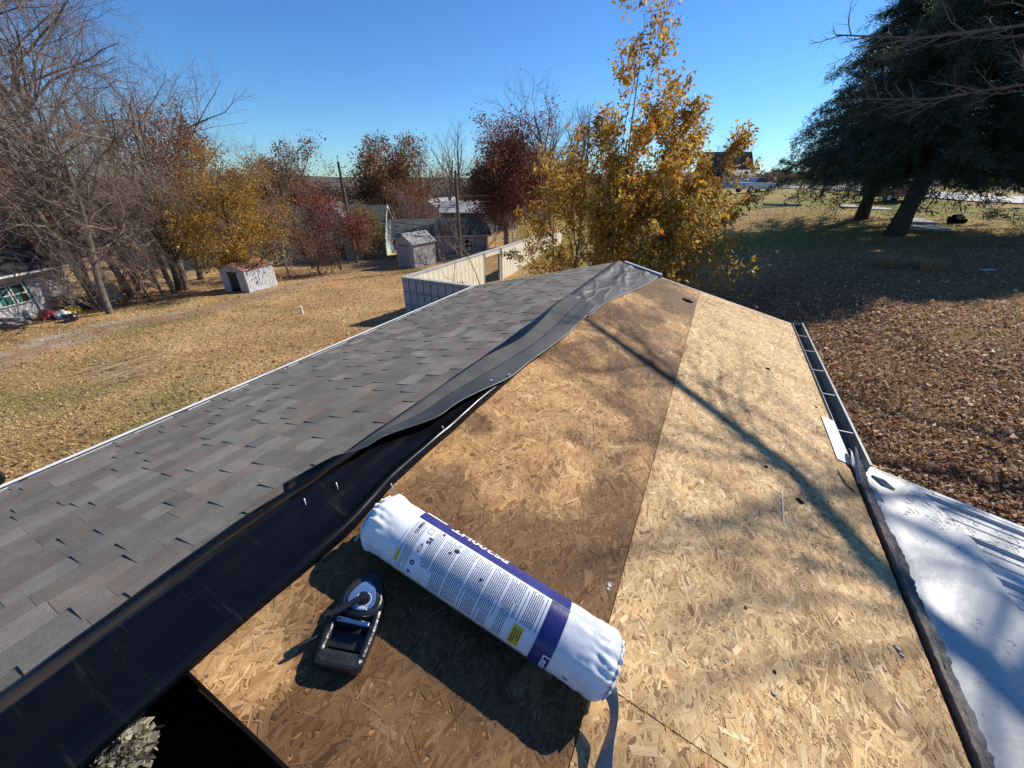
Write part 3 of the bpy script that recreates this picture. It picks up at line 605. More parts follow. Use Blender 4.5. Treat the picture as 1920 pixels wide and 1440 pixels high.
# split board and torn shingle layer along the step between the two roofs
br = random.Random(11)
def ragged(name, xa, xb, y0, y1, z0, z1, mat, n=70, jag=0.012):
    L = [];
    for i in range(n + 1):
        y = y0 + (y1 - y0) * i / n; L.append((xa + br.uniform(-1, 1) * jag * 0.3, xb + jag * (1.6 * mnoise.noise((y * 5, xb * 30, 1)) + 0.9 * mnoise.noise((y * 19, 3, xb * 9)) + 0.35 * br.uniform(-1, 1)), y))
    vs = []
    for a_, b_, y in L: vs += [(a_, y, z0 + br.uniform(-1, 1) * 0.002), (b_, y, z0 + br.uniform(-1, 1) * 0.004 - 0.006), (b_, y, z0 - z1), (a_, y, z0 - z1)]
    fs_ = [(i * 4 + q, i * 4 + (q + 1) % 4, i * 4 + 4 + (q + 1) % 4, i * 4 + 4 + q) for i in range(n) for q in range(4)]
    return lp(MB().add(vs, fs_).build(name, mat, lean))
ragged('split_board', 1.150, 1.178, -1.7, 2.86, LZ(1.16) + 0.098, 0.05, mottled('split_wood', (0.10, 0.08, 0.065), (0.34, 0.29, 0.24), 30, 0.95, 0.1, 0, 0.9, 90, (3, 0.4, 3)), 200, 0.008)
ragged('torn_edge', 1.176, 1.205, -1.7, 2.95, LZ(1.16) + 0.090, 0.02, mottled('torn_felt', (0.06, 0.06, 0.06), (0.20, 0.19, 0.18), 14, 0.95, 0.1), 260, 0.011)
ragged('dark_flashing', 1.085, 1.128, -1.7, 2.80, zr(1.09) - 0.02, 0.03, M['bark_dark'], 30, 0.003)
tag(MB().tube([on_lean(1612, 905, 0.12), on_lean(1608, 880, 0.16), on_lean(1606, 850, 0.2), on_lean(1604, 838, 0.21)], [0.013, 0.012, 0.009, 0.003], 6).build('wood_splinter', M['grey_wood']), 'grey wood splinter standing at the end of the gutter', 'splinter')
wb = MB(); q0 = on_lean(1655, 905, 0.105)
wb.box((0, 0, 0), (0.075, 0.12, 0.018), Matrix.Translation(q0) @ Matrix.Rotation(0.12, 4, 'Z') @ Matrix.Rotation(0.25, 4, 'Y') @ Matrix.Rotation(-0.2, 4, 'X'))
tag(wb.build('board_scrap', M['grey_wood'], None, 0.003), 'weathered grey board scrap on the white membrane by the gutter', 'board')
lr = random.Random(9)
# dead twig litter lying on the membrane and panels
tw = MB()
for i in range(110):
    u = lr.uniform(1700, 1915); v = 905 + (u - 1700) * 0.42 + lr.gauss(22, 26); p = on_lean(u, v, 0.062 if u < 1800 else 0.034); d = Vector((lr.uniform(-1, 1), lr.uniform(-1, 1), 0)).normalized() * lr.uniform(0.004, 0.022)
    d.z = -0.21 * d.x; tw.tube([p - d, p + d * 0.1 + Vector((0, 0, 0.003)), p + d], 0.0016, 4, False)
stuff(tw.build('twig_litter', M['bark_dark']), 'dark twig litter strewn on the white lean-to roof', 'twigs')
# ------------------------------------------------------------------ black underlayment along the ridge
um = N('black_sheet'); uco = um.coord('Object'); uf = um.noise(uco, 3.0, 5, 0.6); us = um.noise(um.coord('Object', (40, 2.0, 40)), 1.0, 4, 0.6)
usc = um.noise(um.coord('Object', (3, 26, 3)), 1.0, 6, 0.75); ucol = um.mix(um.ramp(usc, [(0.60, (0,) * 3), (0.78, (1,) * 3)]), um.ramp(uf, [(0.35, (0.0025, 0.003, 0.005)), (0.7, (0.0045, 0.005, 0.0075))]), (0.024, 0.023, 0.023)); um.bump(us, 0.12, 0.004)
BLACK = um.out(ucol, um.ramp(us, [(0.3, (0.15,) * 3), (0.7, (0.32,) * 3)]), 0.2)
vm = N('grey_sheet'); vco = vm.coord('Object'); vf = vm.noise(vco, 5.0, 6, 0.65)
vm.bump(vm.noise(vm.coord('Object', (30, 3, 30)), 1.0, 5, 0.65), 0.25, 0.004); DUSTY = vm.out(vm.ramp(vf, [(0.3, (0.022, 0.023, 0.025)), (0.7, (0.050, 0.051, 0.053))]), 0.5, 0.4)
im = N('mineral_strip'); ig = im.noise(im.coord('Object'), 380, 2, 0.8); MINERAL = im.out(im.mix(1, im.ramp(im.noise(im.coord('Object'), 6, 5), [(0.3, (0.055,) * 3), (0.7, (0.09, 0.088, 0.085))]), im.ramp(ig, [(0.3, (0.4,) * 3), (0.7, (1.8,) * 3)]), 'MULTIPLY'), 0.9, 0.2)
def zroof(x): return zr(x) if x > RX else zl(x)
def sheet(name, ys, prof, mat, parent=None, thick=0.0025):
    """prof(y) -> list of (x, height above roof)"""
    rows = [[(x, y, zroof(x) + h) for x, h in prof(y)] for y in ys]; n = len(rows[0])
    o = MB().add([p for r in rows for p in r], [(j * n + i, j * n + i + 1, (j + 1) * n + i + 1, (j + 1) * n + i) for j in range(len(rows) - 1) for i in range(n - 1)], True).build(name, mat, parent)
    s = o.modifiers.new('thick', 'SOLIDIFY'); s.thickness = thick; s.offset = 1; return o
def lin(a, b, n): return [a + (b - a) * i / (n - 1) for i in range(n)]
def interp(y, tab):
    if y <= tab[0][0]: return tab[0][1]
    for (a, va), (b, vb) in zip(tab[:-1], tab[1:]):
        if y <= b: f = (y - a) / (b - a); f = f * f * (3 - 2 * f); return va + (vb - va) * f
    return tab[-1][1]
def prof_low(y):
    xl = interp(y, [(-1.3, -1.36), (-0.1, -1.385), (0.45, -1.405), (0.8, -1.35), (1.4, -1.30), (2.5, -1.27), (3.7, -1.29)]); xr = interp(y, [(-1.3, -1.0), (0.1, -1.03), (0.6, -1.005), (0.95, -1.03), (2.4, -1.02), (3.7, -1.0)])
    out = []; bul = interp(y, [(-1.2, 0.012), (0.3, 0.02), (0.8, 0.026), (1.6, 0.03), (2.3, 0.004), (3.7, 0.0)])
    for i in range(31):
        f = i / 30; x = xl + (xr - xl) * f
        h = 0.012 + 0.026 * math.exp(-((x - RX) / 0.10) ** 2) + bul * math.exp(-((f - 0.93) / 0.06) ** 2) - (0.010 if i == 30 else 0)
        h += 0.006 * mnoise.noise((x * 9, y * 3.1, 0.3)) + 0.004 * mnoise.noise((x * 22, y * 7, 4.1)) + 0.010 * math.exp(-((f - 0.03) / 0.05) ** 2)
        out.append((x, max(h, 0.0095 if x < RX else 0.004)))
    return out
und = tag(sheet('underlayment_sheet', lin(-1.3, 3.72, 190), prof_low, BLACK), 'glossy black underlayment sheet draped over the near ridge beside the white roll', 'underlayment')
def prof_far(y):
    xl = -1.30; xr = interp(y, [(3.5, -0.95), (3.75, -0.94), (5.9, -0.645), (6.1, -0.63)])
    out = []
    for i in range(45):
        f = i / 44; x = xl + (xr - xl) * f
        h = 0.012 + 0.016 * math.exp(-((x - RX) / 0.08) ** 2)
        fold = mnoise.noise((x * 4.5 + 1.5 * mnoise.noise((y * 1.3, x * 2, 3)), y * 1.5, 7.7)); h += 0.013 * max(0, 1 - abs(fold) * 3.0) * math.sin(math.pi * f) + 0.006 * max(0, 1 - abs(mnoise.noise((x * 9, y * 2.6, 2.2))) * 6) * math.sin(math.pi * f)
        out.append((x, max(h, 0.010 if x < RX else 0.004)))
    return out
tag(sheet('underlayment_sheet', lin(3.55, 6.04, 130), prof_far, DUSTY), 'wrinkled dusty black underlayment over the far end of the ridge', 'underlayment')
# lifted starter strip between them: granulated half + smooth half, free edge curling up towards its tapered tail
def strip_edge(y):
    l = interp(y, [(0.62, -1.33), (1.03, -1.275), (1.73, -1.262), (2.6, -1.19), (3.8, -1.265), (4.5, -1.24)])
    r = interp(y, [(0.62, -1.31), (0.97, -1.185), (1.39, -1.085), (2.1, -1.0), (3.1, -0.95), (3.71, -0.935), (3.9, -0.96), (4.5, -1.16)])
    lift = interp(y, [(0.62, 0.075), (0.97, 0.070), (1.4, 0.060), (2.1, 0.026), (2.6, 0.016), (3.7, 0.03), (4.2, 0.05)])
    return l, r, lift
def prof_up(f0, f1, n):
    def p(y):
        l, r, lift = strip_edge(y); out = []
        for i in range(n):
            f = f0 + (f1 - f0) * i / (n - 1); x = l + (r - l) * f
            h = 0.044 + (lift - 0.024) * f ** 1.2 + 0.010 * math.exp(-((x - RX) / 0.06) ** 2) + 0.006 * mnoise.noise((x * 8, y * 2.5, 9.3)); out.append((x, h))
        return out
    return p
st = thing('starter_strip', 'lifted roofing strip along the ridge, granulated on one half, curling free of the boards', 'roofing strip', (RX, 2.5, RZ))
for nm, a, b, mt in (('granulated_half', 0, 0.47, MINERAL), ('smooth_half', 0.47, 1.0, DUSTY)):
    o = sheet(nm, lin(0.62, 3.82, 120), prof_up(a, b, 14), mt, st); o.location = -Vector(st.location)
for i, (u, v) in enumerate([(868, 744), (836, 762), (921, 713), (955, 702)]):
    p = on_slope(u, v, 0.062); o = MB().tube([p, p + Vector((0, 0, 0.0015))], 0.009, 10).build('nail_head', M['galv'], st); o.location = -Vector(st.location)
# bent nails poking out below the strip
for i, (u, v) in enumerate([(829, 799), (570, 935), (630, 905), (733, 907)]):
    p = on_slope(u, v, 0.05); tag(MB().tube([p, p + Vector((0.012, -0.006, -0.010)), p + Vector((0.016, -0.012, -0.03))], [0.0032, 0.0022, 0.0012], 6).build('roofing_nail', M['galv']), 'bright bent roofing nail poking out of the black sheet', 'nail', 'bent nails in the black sheet')

# attic insulation clump and broken lath seen through the open bay
irr = np.random.default_rng(2); c0 = np.array(on_slope(238, 1400, -0.09)); n = 700
d = irr.normal(0, 1, (n, 3)); d /= np.linalg.norm(d, axis=1, keepdims=True); P = c0 + d * (irr.random((n, 1)) ** 0.33) * np.array([0.055, 0.05, 0.05])
V, Fq, c = leaf_quads(irr, P, d, 0.02, [[0.40, 0.36, 0.26], [0.3, 0.26, 0.18], [0.5, 0.46, 0.36]], 0, 0.8, 0.004)
ins = stuff(bigmesh('insulation_clump', V, Fq, M['leaf'], None, c), 'pale fluffy insulation clump in the open roof bay', 'insulation')
MBr = MB(); MBr.box((c0[0], c0[1], (c0[2] - 0.06 - 2.22) / 2), (0.34, 0.2, -2.22 - c0[2] + 0.06))
lw = MB(); ra, rb = pt(372, 1290, 1.36), pt(560, 1460, 1.27)
dv = (rb - ra).normalized(); nn = Vector((0.3, 0.9, 0.1)).cross(dv).normalized()
for i in range(22):
    f = i / 22 + random.Random(i).uniform(-.01, .01); p = ra.lerp(rb, f); q = p + dv * random.Random(i + 5).uniform(0.02, 0.07); lw.tube([p + nn * random.Random(i + 9).uniform(-.008, .008), q + nn * random.Random(i + 3).uniform(-.008, .008)], [0.004, 0.0015], 5)
tag(lw.build('splintered_lath', mottled('orange_wood', (0.3, 0.16, 0.08), (0.5, 0.3, 0.16))), 'splintered orange wood lath along the open bay edge', 'lath')
# ------------------------------------------------------------------ the wrapped underlayment roll
RR = 0.104; XA, XB, YC = -0.925, -0.035, 0.690
RL = (XB - XA) / math.cos(ang)
roll = thing('underlayment_roll', 'white plastic wrapped underlayment roll with blue printed label on the boards', 'roll', (XA, YC, zr(XA) + 0.003))
roll.rotation_euler = (0, ang, 0.012)
def wrap(s, a, r):      # s along the roll, a arc metres from the top towards the camera side
    t = a / RR - R(4); return Vector((s, -r * math.sin(t), RR + r * math.cos(t)))
pl = N('white_plastic'); pco = pl.coord('Object'); pf = pl.noise(pco, 14, 5, 0.6); pl.bump(pl.noise(pl.coord('Object', (60, 12, 12)), 1.0, 4, 0.6), 0.22, 0.006)
PLAST = pl.out(pl.ramp(pf, [(0.3, (0.66, 0.69, 0.71)), (0.7, (0.80, 0.81, 0.81))]), 0.33, 0.45)
NS, NT = 110, 96; vs = []
for i in range(NS + 1):
    s = RL * i / NS; e = min(s, RL - s)
    cr = math.exp(-(e / 0.075) ** 2); body = 1 - 0.10 * math.exp(-(e / 0.018) ** 2)
    for j in range(NT):
        t = 2 * math.pi * j / NT; q = Vector((s * 16, math.cos(t) * 2.2, math.sin(t) * 2.2))
        r = RR * body - 0.0015 + (0.006 * mnoise.noise(q * 1.3) + 0.0035 * mnoise.noise(q * 3.1)) * (0.05 + 1.5 * cr + (0.18 if s > 0.74 else 0)) + 0.0034 * cr * math.sin(t * 23 + 3 * mnoise.noise(q))
        if e < 0.02: r *= 1 - 0.12 * (1 - e / 0.02) ** 2
        if math.cos(t) < -0.9: r = min(r, RR)
        vs.append((s, -r * math.sin(t), RR + r * math.cos(t)))
fsx = [(i * NT + j, (i + 1) * NT + j, (i + 1) * NT + (j + 1) % NT, i * NT + (j + 1) % NT) for i in range(NS) for j in range(NT)]
mb = MB().add(vs, fsx, True)
for s, off, rev in ((0, 0, 1), (RL, NS * NT, 0)):     # tucked, gathered ends
    rings = [(0.80, 0.004), (0.62, 0.012), (0.36, 0.006), (0.34, -0.03), (0.30, -0.06)]; base = len(mb.v); sgn = -1 if rev else 1
    for k_, (q, dpt) in enumerate(rings):
        for j in range(NT):
            t = 2 * math.pi * j / NT; r = RR * q * (1 + 0.05 * math.sin(t * 19) * (1 if k_ < 3 else 0.2)); mb.v.append((s + sgn * (dpt + 0.004 * math.sin(t * 13 + k_)), -r * math.sin(t), RR + r * math.cos(t)))
    prev = off
    for k_ in range(len(rings)):
        cur = base + k_ * NT; F2 = [(prev + j, prev + (j + 1) % NT, cur + (j + 1) % NT, cur + j) for j in range(NT)]
        mb.f += F2 if not rev else [f[::-1] for f in F2]; mb.sm += [True] * NT; prev = cur
    mb.f.append(tuple(prev + j for j in range(NT))); mb.sm.append(False)
wrapper = mb.build('wrapper', PLAST, roll)
def patch(name, s0, s1, a0, a1, lift, mat, parent, n=40):
    ns = max(2, int((s1 - s0) / 0.02)); vs = []
    for i in range(ns + 1):
        for j in range(n + 1):
            s = s0 + (s1 - s0) * i / ns; a = a0 + (a1 - a0) * j / n; vs.append(wrap(s, a, RR + lift + 0.0006 * mnoise.noise((s * 18, a * 22, 5.5)) * 0.6))
    return MB().add(vs, [(i * (n + 1) + j, (i + 1) * (n + 1) + j, (i + 1) * (n + 1) + j + 1, i * (n + 1) + j + 1) for i in range(ns) for j in range(n)], True).build(name, mat, parent)
LAB = mottled('label_paper', (0.62, 0.66, 0.72), (0.76, 0.79, 0.83), 8, 0.35, 0.45, 0, 0.1, 30)
NAVY = mottled('label_navy', (0.018, 0.022, 0.13), (0.035, 0.042, 0.20), 8, 0.32, 0.45, 0, 0.1, 30)
YEL = N('label_yellow').out((0.62, 0.46, 0.02), 0.4, 0.4); INK = N('label_ink').out((0.02, 0.022, 0.05), 0.5, 0.3); WHT = N('label_white').out((0.78, 0.78, 0.78), 0.4, 0.4)
deg = RR * math.pi / 180
L0, L1 = 0.155, 0.735
label = patch('label', L0, L1, -14 * deg, 102 * deg, 0.0014, LAB, roll)
patch('top_stripe', L0, L1, -80 * deg, -12 * deg, 0.0020, NAVY, label); patch('end_band', 0.675, L1 + 0.002, -11 * deg, 150 * deg, 0.0022, NAVY, label)
patch('under_stripe', L0, 0.676, 105 * deg, 150 * deg, 0.0018, NAVY, label); patch('yellow_rule', L0, 0.676, 101 * deg, 105 * deg, 0.0024, YEL, label, 6)
patch('yellow_box', 0.600, 0.634, 54 * deg, 92 * deg, 0.0024, YEL, label, 16); patch('yellow_box', L0 + 0.004, L0 + 0.016, 55 * deg, 80 * deg, 0.0022, YEL, label, 10)
patch('white_box', L0 + 0.004, L0 + 0.09, -62 * deg, -40 * deg, 0.0026, WHT, label, 8)
def dashes(name, items, mat, lift):
    mb = MB()
    for s, a0, a1, w_ in items:
        n = max(1, int((a1 - a0) / 0.012)); vs = []
        for j in range(n + 1):
            a = a0 + (a1 - a0) * j / n; vs += [wrap(s - w_ / 2, a, RR + lift), wrap(s + w_ / 2, a, RR + lift)]
        mb.add(vs, [(2 * j, 2 * j + 1, 2 * j + 3, 2 * j + 2) for j in range(n)])
    return stuff(mb.build(name, mat, label))
tr = random.Random(21); it = []; s = L0 + 0.012; blk = 0
while s < 0.668:
    if not (0.205 < s < 0.245):                       # icon row stays clear
        a = -7 * deg + tr.choice((0, 0, 0.01)); aend = (94 if s < 0.58 else 50) * deg - (tr.random() < 0.2) * tr.uniform(0.01, 0.12)
        if 0.25 < s < 0.30: aend = min(aend, 62 * deg)
        while a < aend:
            l = tr.uniform(0.004, 0.020); it.append((s, a, min(a + l, aend), 0.0019 if s < 0.2 else 0.0022)); a += l + tr.uniform(0.0012, 0.003)
    blk += 1; s += 0.0062 if blk % 9 else 0.0125
dashes('fine_print', it, INK, 0.0021)
it2 = [(0.607 + k * 0.0072, 58 * deg + tr.uniform(0, 0.008), 88 * deg - tr.uniform(0, 0.02), 0.003) for k in range(4)]; dashes('fine_print', it2, INK, 0.0030)
def text_on_roll(txt, s, a, size, mat, lift, rot=0.0, bold=0.0):
    """text reads from the far side: its x axis runs towards smaller s, its y axis towards the camera side"""
    cu = bpy.data.curves.new('lettering', 'FONT'); cu.body = txt; cu.size = size; cu.offset = bold; cu.resolution_u = 3
    t = bpy.data.objects.new('tmp', cu); COL.objects.link(t); bpy.context.view_layer.update()
    me = bpy.data.meshes.new_from_object(t.evaluated_get(bpy.context.evaluated_depsgraph_get())); bpy.data.objects.remove(t)
    bm = bmesh.new(); bm.from_mesh(me); bmesh.ops.triangulate(bm, faces=bm.faces[:])
    bmesh.ops.subdivide_edges(bm, edges=[e for e in bm.edges if e.calc_length() > 0.006], cuts=2, use_grid_fill=False)
    c, sn = math.cos(rot), math.sin(rot)
    for v in bm.verts:
        x, y = v.co.x * c - v.co.y * sn, v.co.x * sn + v.co.y * c; v.co = wrap(s - x, a + y, RR + lift)
    bm.to_mesh(me); bm.free(); me.materials.append(mat)
    o = bpy.data.objects.new('lettering', me); COL.objects.link(o); o.parent = label; return o
text_on_roll('PS200HT', 0.50, -53 * deg, 0.060, WHT, 0.0030, 0, 0.0012)
text_on_roll('Leak', 0.714, 70 * deg, 0.034, WHT, 0.0032, 0 + math.pi / 2, 0.0006)
text_on_roll('TARCO', L0 + 0.024, -8 * deg, 0.014, INK, 0.0026, math.pi / 2, 0.0004)
# little icons: warning triangle, pill outline, round mark, box, certification letters
def ico(fn, n, s, a, r0, r1, name):
    vs = []
    for k in range(n):
        t = 2 * math.pi * k / n; x, y = fn(t); vs += [wrap(s + x * r0, a + y * r0, RR + 0.0028), wrap(s + x * r1, a + y * r1, RR + 0.0028)]
    return MB().add(vs, [(2 * k, 2 * k + 1, (2 * k + 3) % (2 * n), (2 * k + 2) % (2 * n)) for k in range(n)]).build(name, INK, label)
ico(lambda t: (math.cos(t), math.sin(t)), 3, 0.222, 84 * deg, 0.002, 0.0085, 'warning_icon'); ico(lambda t: (math.cos(t) * 0.45, math.sin(t) * 1.4), 24, 0.226, 36 * deg, 0.0085, 0.0115, 'pill_icon')
ico(lambda t: (math.cos(t), math.sin(t)), 16, 0.224, 64 * deg, 0.004, 0.008, 'round_icon'); ico(lambda t: (max(-1, min(1, 1.5 * math.cos(t))), max(-1, min(1, 1.5 * math.sin(t)))), 16, 0.226, 2 * deg, 0.0085, 0.0098, 'box_icon')
text_on_roll('FS', 0.234, 12 * deg, 0.022, INK, 0.0028, math.pi / 2, 0.0008)
for k, (s, a, z_) in enumerate(((0.338, 8, 0.013), (0.322, 16, 0.008), (0.452, 26, 0.008), (0.268, -6, 0.010), (0.80, 92, 0.014))):   # scuffs and tears in the print
    g = random.Random(k); vs = [wrap(s + math.cos(q * 0.9) * z_ * g.uniform(0.3, 1), a * deg + math.sin(q * 0.9) * z_ * g.uniform(0.2, 0.8), RR + (0.0032 if s < 0.74 else 0.0015)) for q in range(7)]
    MB().add(vs, [tuple(range(7))]).build('scuff', INK if s < 0.7 else mottled('tear', (0.2, 0.25, 0.28), (0.3, 0.36, 0.4)), label)
# loose plastic tails
def tail(name, pts, widths, mat):
    vs = []
    for i, (p, w_) in enumerate(zip(pts, widths)): vs += [Vector(p) - Vector(w_) / 2, Vector(p), Vector(p) + Vector(w_) / 2]
    n = len(pts); o = MB().add(vs, [(3 * i + q, 3 * i + q + 1, 3 * i + 4 + q, 3 * i + 3 + q) for i in range(n - 1) for q in range(2)], True).build(name, mat, roll)
    m = o.modifiers.new('sub', 'SUBSURF'); m.levels = m.render_levels = 2; m2 = o.modifiers.new('thick', 'SOLIDIFY'); m2.thickness = 0.0008; return o
TAILM = mottled('tail_plastic', (0.20, 0.21, 0.20), (0.42, 0.43, 0.41), 9, 0.4, 0.4, 0, 0.3, 40)
tail('wrapper_tail', [(RL - 0.01, -0.035, 0.10), (RL + 0.030, -0.065, 0.098), (RL + 0.050, -0.115, 0.078), (RL + 0.045, -0.17, 0.066), (RL + 0.052, -0.225, 0.05), (RL + 0.065, -0.29, 0.028), (RL + 0.075, -0.36, 0.010)],
     [(0.008, 0.05, 0.04), (0.004, 0.02, 0.05), (0.004, 0.0, 0.055), (0.01, 0.012, 0.07), (0.035, 0.01, 0.05), (0.075, 0.0, -0.01), (0.06, 0.02, 0.004)], TAILM)
tail('wrapper_tail', [(0.01, -0.02, 0.09), (-0.025, -0.03, 0.075), (-0.035, -0.055, 0.05), (-0.03, -0.075, 0.03)], [(0, 0.05, 0.02), (0, 0.045, 0.02), (0.01, 0.03, 0.02), (0.01, 0.02, 0.02)], TAILM)
# ------------------------------------------------------------------ chalk reel
cr = thing('chalk_reel', 'black chalk line reel with blue face plate and crank beside the roll', 'chalk reel', on_slope(672, 1160, 0.003))
cr.scale = (1.36, 1.24, 1.24)
cr.rotation_euler = (Matrix.Rotation(ang, 3, 'Y') @ Matrix.Rotation(R(22), 3, 'Z')).to_euler()
def teardrop(k, sc=1.0, y0=0):
    pts = []
    for i in range(k):
        t = 2 * math.pi * i / k; x = math.sin(t); y = math.cos(t)
        wv = 0.052 * (1 - 0.22 * max(0, y) ** 1.5); pts.append((x * wv * sc, y0 + (y * 0.082 if y > 0 else y * 0.042) * sc))
    return pts
def loft(name, rings, mat, cap=True, parent=cr):
    n = len(rings[0]); mb = MB(); mb.add([p for r in rings for p in r], [(i * n + j, i * n + (j + 1) % n, (i + 1) * n + (j + 1) % n, (i + 1) * n + j) for i in range(len(rings) - 1) for j in range(n)], True)
    if cap: mb.add(rings[-1], [tuple(range(n))]); mb.add(rings[0], [tuple(range(n - 1, -1, -1))])
    return mb.build(name, mat, parent)
td_ = lambda sc, z: [Vector((x, y, z)) for x, y in teardrop(40, sc, 0.022)]
BP = mottled('reel_body', (0.006, 0.006, 0.008), (0.026, 0.027, 0.031), 26, 0.33, 0.5, 0, 0.25, 60)
body = loft('body', [td_(0.9, 0), td_(1.0, 0.008), td_(1.0, 0.038), td_(0.95, 0.05), td_(0.80, 0.056), td_(0.76, 0.0555)], BP)
BLUEP = mottled('face_plate', (0.045, 0.105, 0.26), (0.08, 0.155, 0.33), 12, 0.65, 0.12)
tf_ = lambda sc, z: [Vector((x, y, z)) for x, y in teardrop(40, sc, 0.020)]
plate = loft('face_plate', [tf_(0.60, 0.0545), tf_(0.60, 0.0585), tf_(0.58, 0.0592)], BLUEP)
cu = bpy.data.curves.new('lettering', 'FONT'); cu.body = 'TAJIMA'; cu.size = 0.0105; cu.align_x = 'CENTER'; cu.offset = 0.0003
t_ = bpy.data.objects.new('tmp', cu); COL.objects.link(t_); bpy.context.view_layer.update(); me = bpy.data.meshes.new_from_object(t_.evaluated_get(bpy.context.evaluated_depsgraph_get())); bpy.data.objects.remove(t_)
me.materials.append(WHT); o = bpy.data.objects.new('lettering', me); COL.objects.link(o); o.parent = plate; o.location = (0.004, 0.006, 0.0596); o.rotation_euler = (0, 0, math.pi)
hn = MB(); hub = (0.004, 0.022)
loft('hub', [[Vector((hub[0] + math.cos(q * 0.3142) * r, hub[1] + math.sin(q * 0.3142) * r, z)) for q in range(20)] for r, z in ((0.014, 0.059), (0.014, 0.064), (0.012, 0.066), (0.011, 0.078), (0.009, 0.08))], BP)
ring = loft('hub_ring', [[Vector((hub[0] + math.cos(q * 0.3142) * r, hub[1] + math.sin(q * 0.3142) * r, z)) for q in range(20)] for r, z in ((0.0178, 0.0588), (0.0178, 0.0602), (0.0165, 0.0602), (0.0165, 0.0588))], WHT, False)
crank = MB().tube([(hub[0] - 0.004, hub[1] - 0.003, 0.073), (-0.022, -0.006, 0.074), (-0.052, -0.034, 0.070)], [0.008, 0.0065, 0.007], 8).build('crank', M['black_plastic'], cr)
MB().tube([(-0.052, -0.034, 0.066), (-0.053, -0.035, 0.085)], [0.009, 0.008], 10).build('knob', M['black_plastic'], crank)
hf = []; 
for side in (-1, 1): MB().prism([(side * x_, y_) for x_, y_ in ((0.036, 0.012), (0.0515, 0.016), (0.054, -0.045), (0.051, -0.100), (0.036, -0.100), (0.037, -0.045))][::side], 0.004, 0.046).build('handle_side', BP, cr, 0.006)
MB().prism([(-0.050, -0.088), (-0.052, -0.112), (-0.038, -0.124), (0.038, -0.124), (0.052, -0.112), (0.050, -0.088)], 0.003, 0.044).build('handle_bar', BP, cr, 0.009)
MB().box((0, -0.030, 0.045), (0.074, 0.012, 0.02)).build('chrome_window', N('chrome').out((0.6, 0.62, 0.66), 0.15, 0.5, 1.0), cr, 0.003)
MB().box((0, -0.052, 0.010), (0.075, 0.05, 0.014)).build('inner_floor', M['black_plastic'], cr)
MB().tube([(-0.062, -0.06, 0.02), (-0.085, -0.085, 0.03), (-0.1, -0.1, 0.028)], [0.004, 0.005, 0.003], 8).build('line_hook', M['black_plastic'], cr)
# ------------------------------------------------------------------ roofless block building
cmu = thing('block_building', 'roofless concrete block building with a doorway, saplings growing inside', 'building', (-12.4, 13.5, -5.9)); co_ = Vector(cmu.location)
def cp(o): o.location = Vector(o.location) - co_; return o
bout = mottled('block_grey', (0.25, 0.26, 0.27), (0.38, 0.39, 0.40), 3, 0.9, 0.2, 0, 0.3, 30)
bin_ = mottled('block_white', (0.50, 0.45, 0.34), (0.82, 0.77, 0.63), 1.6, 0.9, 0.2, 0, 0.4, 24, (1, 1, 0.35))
WX, WY, WT, BW, BH = -12.4, 13.55, -4.0, 0.4, 0.6
Yend, Xend = 34.0, -5.6; DY0, DY1 = 20.75, 22.65
fw = cp(MB().box(((WX + Xend) / 2, WY + 0.10, WT - 1.1), (Xend - WX - 0.1, 0.13, 2.15)).build('front_wall', mottled('mortar', (0.03, 0.03, 0.03), (0.07, 0.07, 0.07)), cmu))
sw = cp(MB().box((WX + 0.10, (WY + 0.25 + DY0) / 2, WT - 1.15), (0.13, DY0 - WY - 0.25, 2.25)).box((WX + 0.10, (DY1 + Yend) / 2, WT - 1.3), (0.13, Yend - DY1, 2.55)).box((WX + 0.10, (DY0 + DY1) / 2, WT - 0.18), (0.13, DY1 - DY0, 0.3)).build('side_wall', mottled('mortar_pale', (0.22, 0.20, 0.16), (0.34, 0.32, 0.27)), cmu))
def block_mesh(dx, dy, dz, m):
    me = bpy.data.meshes.new('block'); b = MB().box((0, 0, 0), (dx, dy, dz)); me.from_pydata(b.v, [], b.f); me.materials.append(m); return me
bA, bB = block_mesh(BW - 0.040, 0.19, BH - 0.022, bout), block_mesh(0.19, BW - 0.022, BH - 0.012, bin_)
brn = random.Random(4)
x = WX + BW / 2; 
while x < Xend:
    for k in range(4):
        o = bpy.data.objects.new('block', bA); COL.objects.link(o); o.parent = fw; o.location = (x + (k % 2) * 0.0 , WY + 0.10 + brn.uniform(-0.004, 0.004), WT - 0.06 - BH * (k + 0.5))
    x += BW
y = WY + 0.2 + BW / 2
while y < Yend:
    for k in range(4):
        if DY0 - 0.1 < y < DY1 + 0.1 : continue
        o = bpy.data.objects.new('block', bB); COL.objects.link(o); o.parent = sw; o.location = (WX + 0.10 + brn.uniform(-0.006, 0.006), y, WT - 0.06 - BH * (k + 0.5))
    y += BW
for k in range(5):
    o = MB().box((WX + 0.10, DY0 + 0.19 + k * 0.38, WT - 0.19), (0.19, 0.372, 0.25)).build('lintel_block', bin_, sw)
cp(MB().box(((WX + Xend) / 2, WY + 0.1, WT - 0.03), (Xend - WX, 0.24, 0.06)).build('coping', M['concrete'], cmu)); cp(MB().box((WX + 0.10, (WY + 0.22 + Yend) / 2, WT - 0.03), (0.24, Yend - WY - 0.22, 0.06)).build('coping', M['concrete'], cmu))
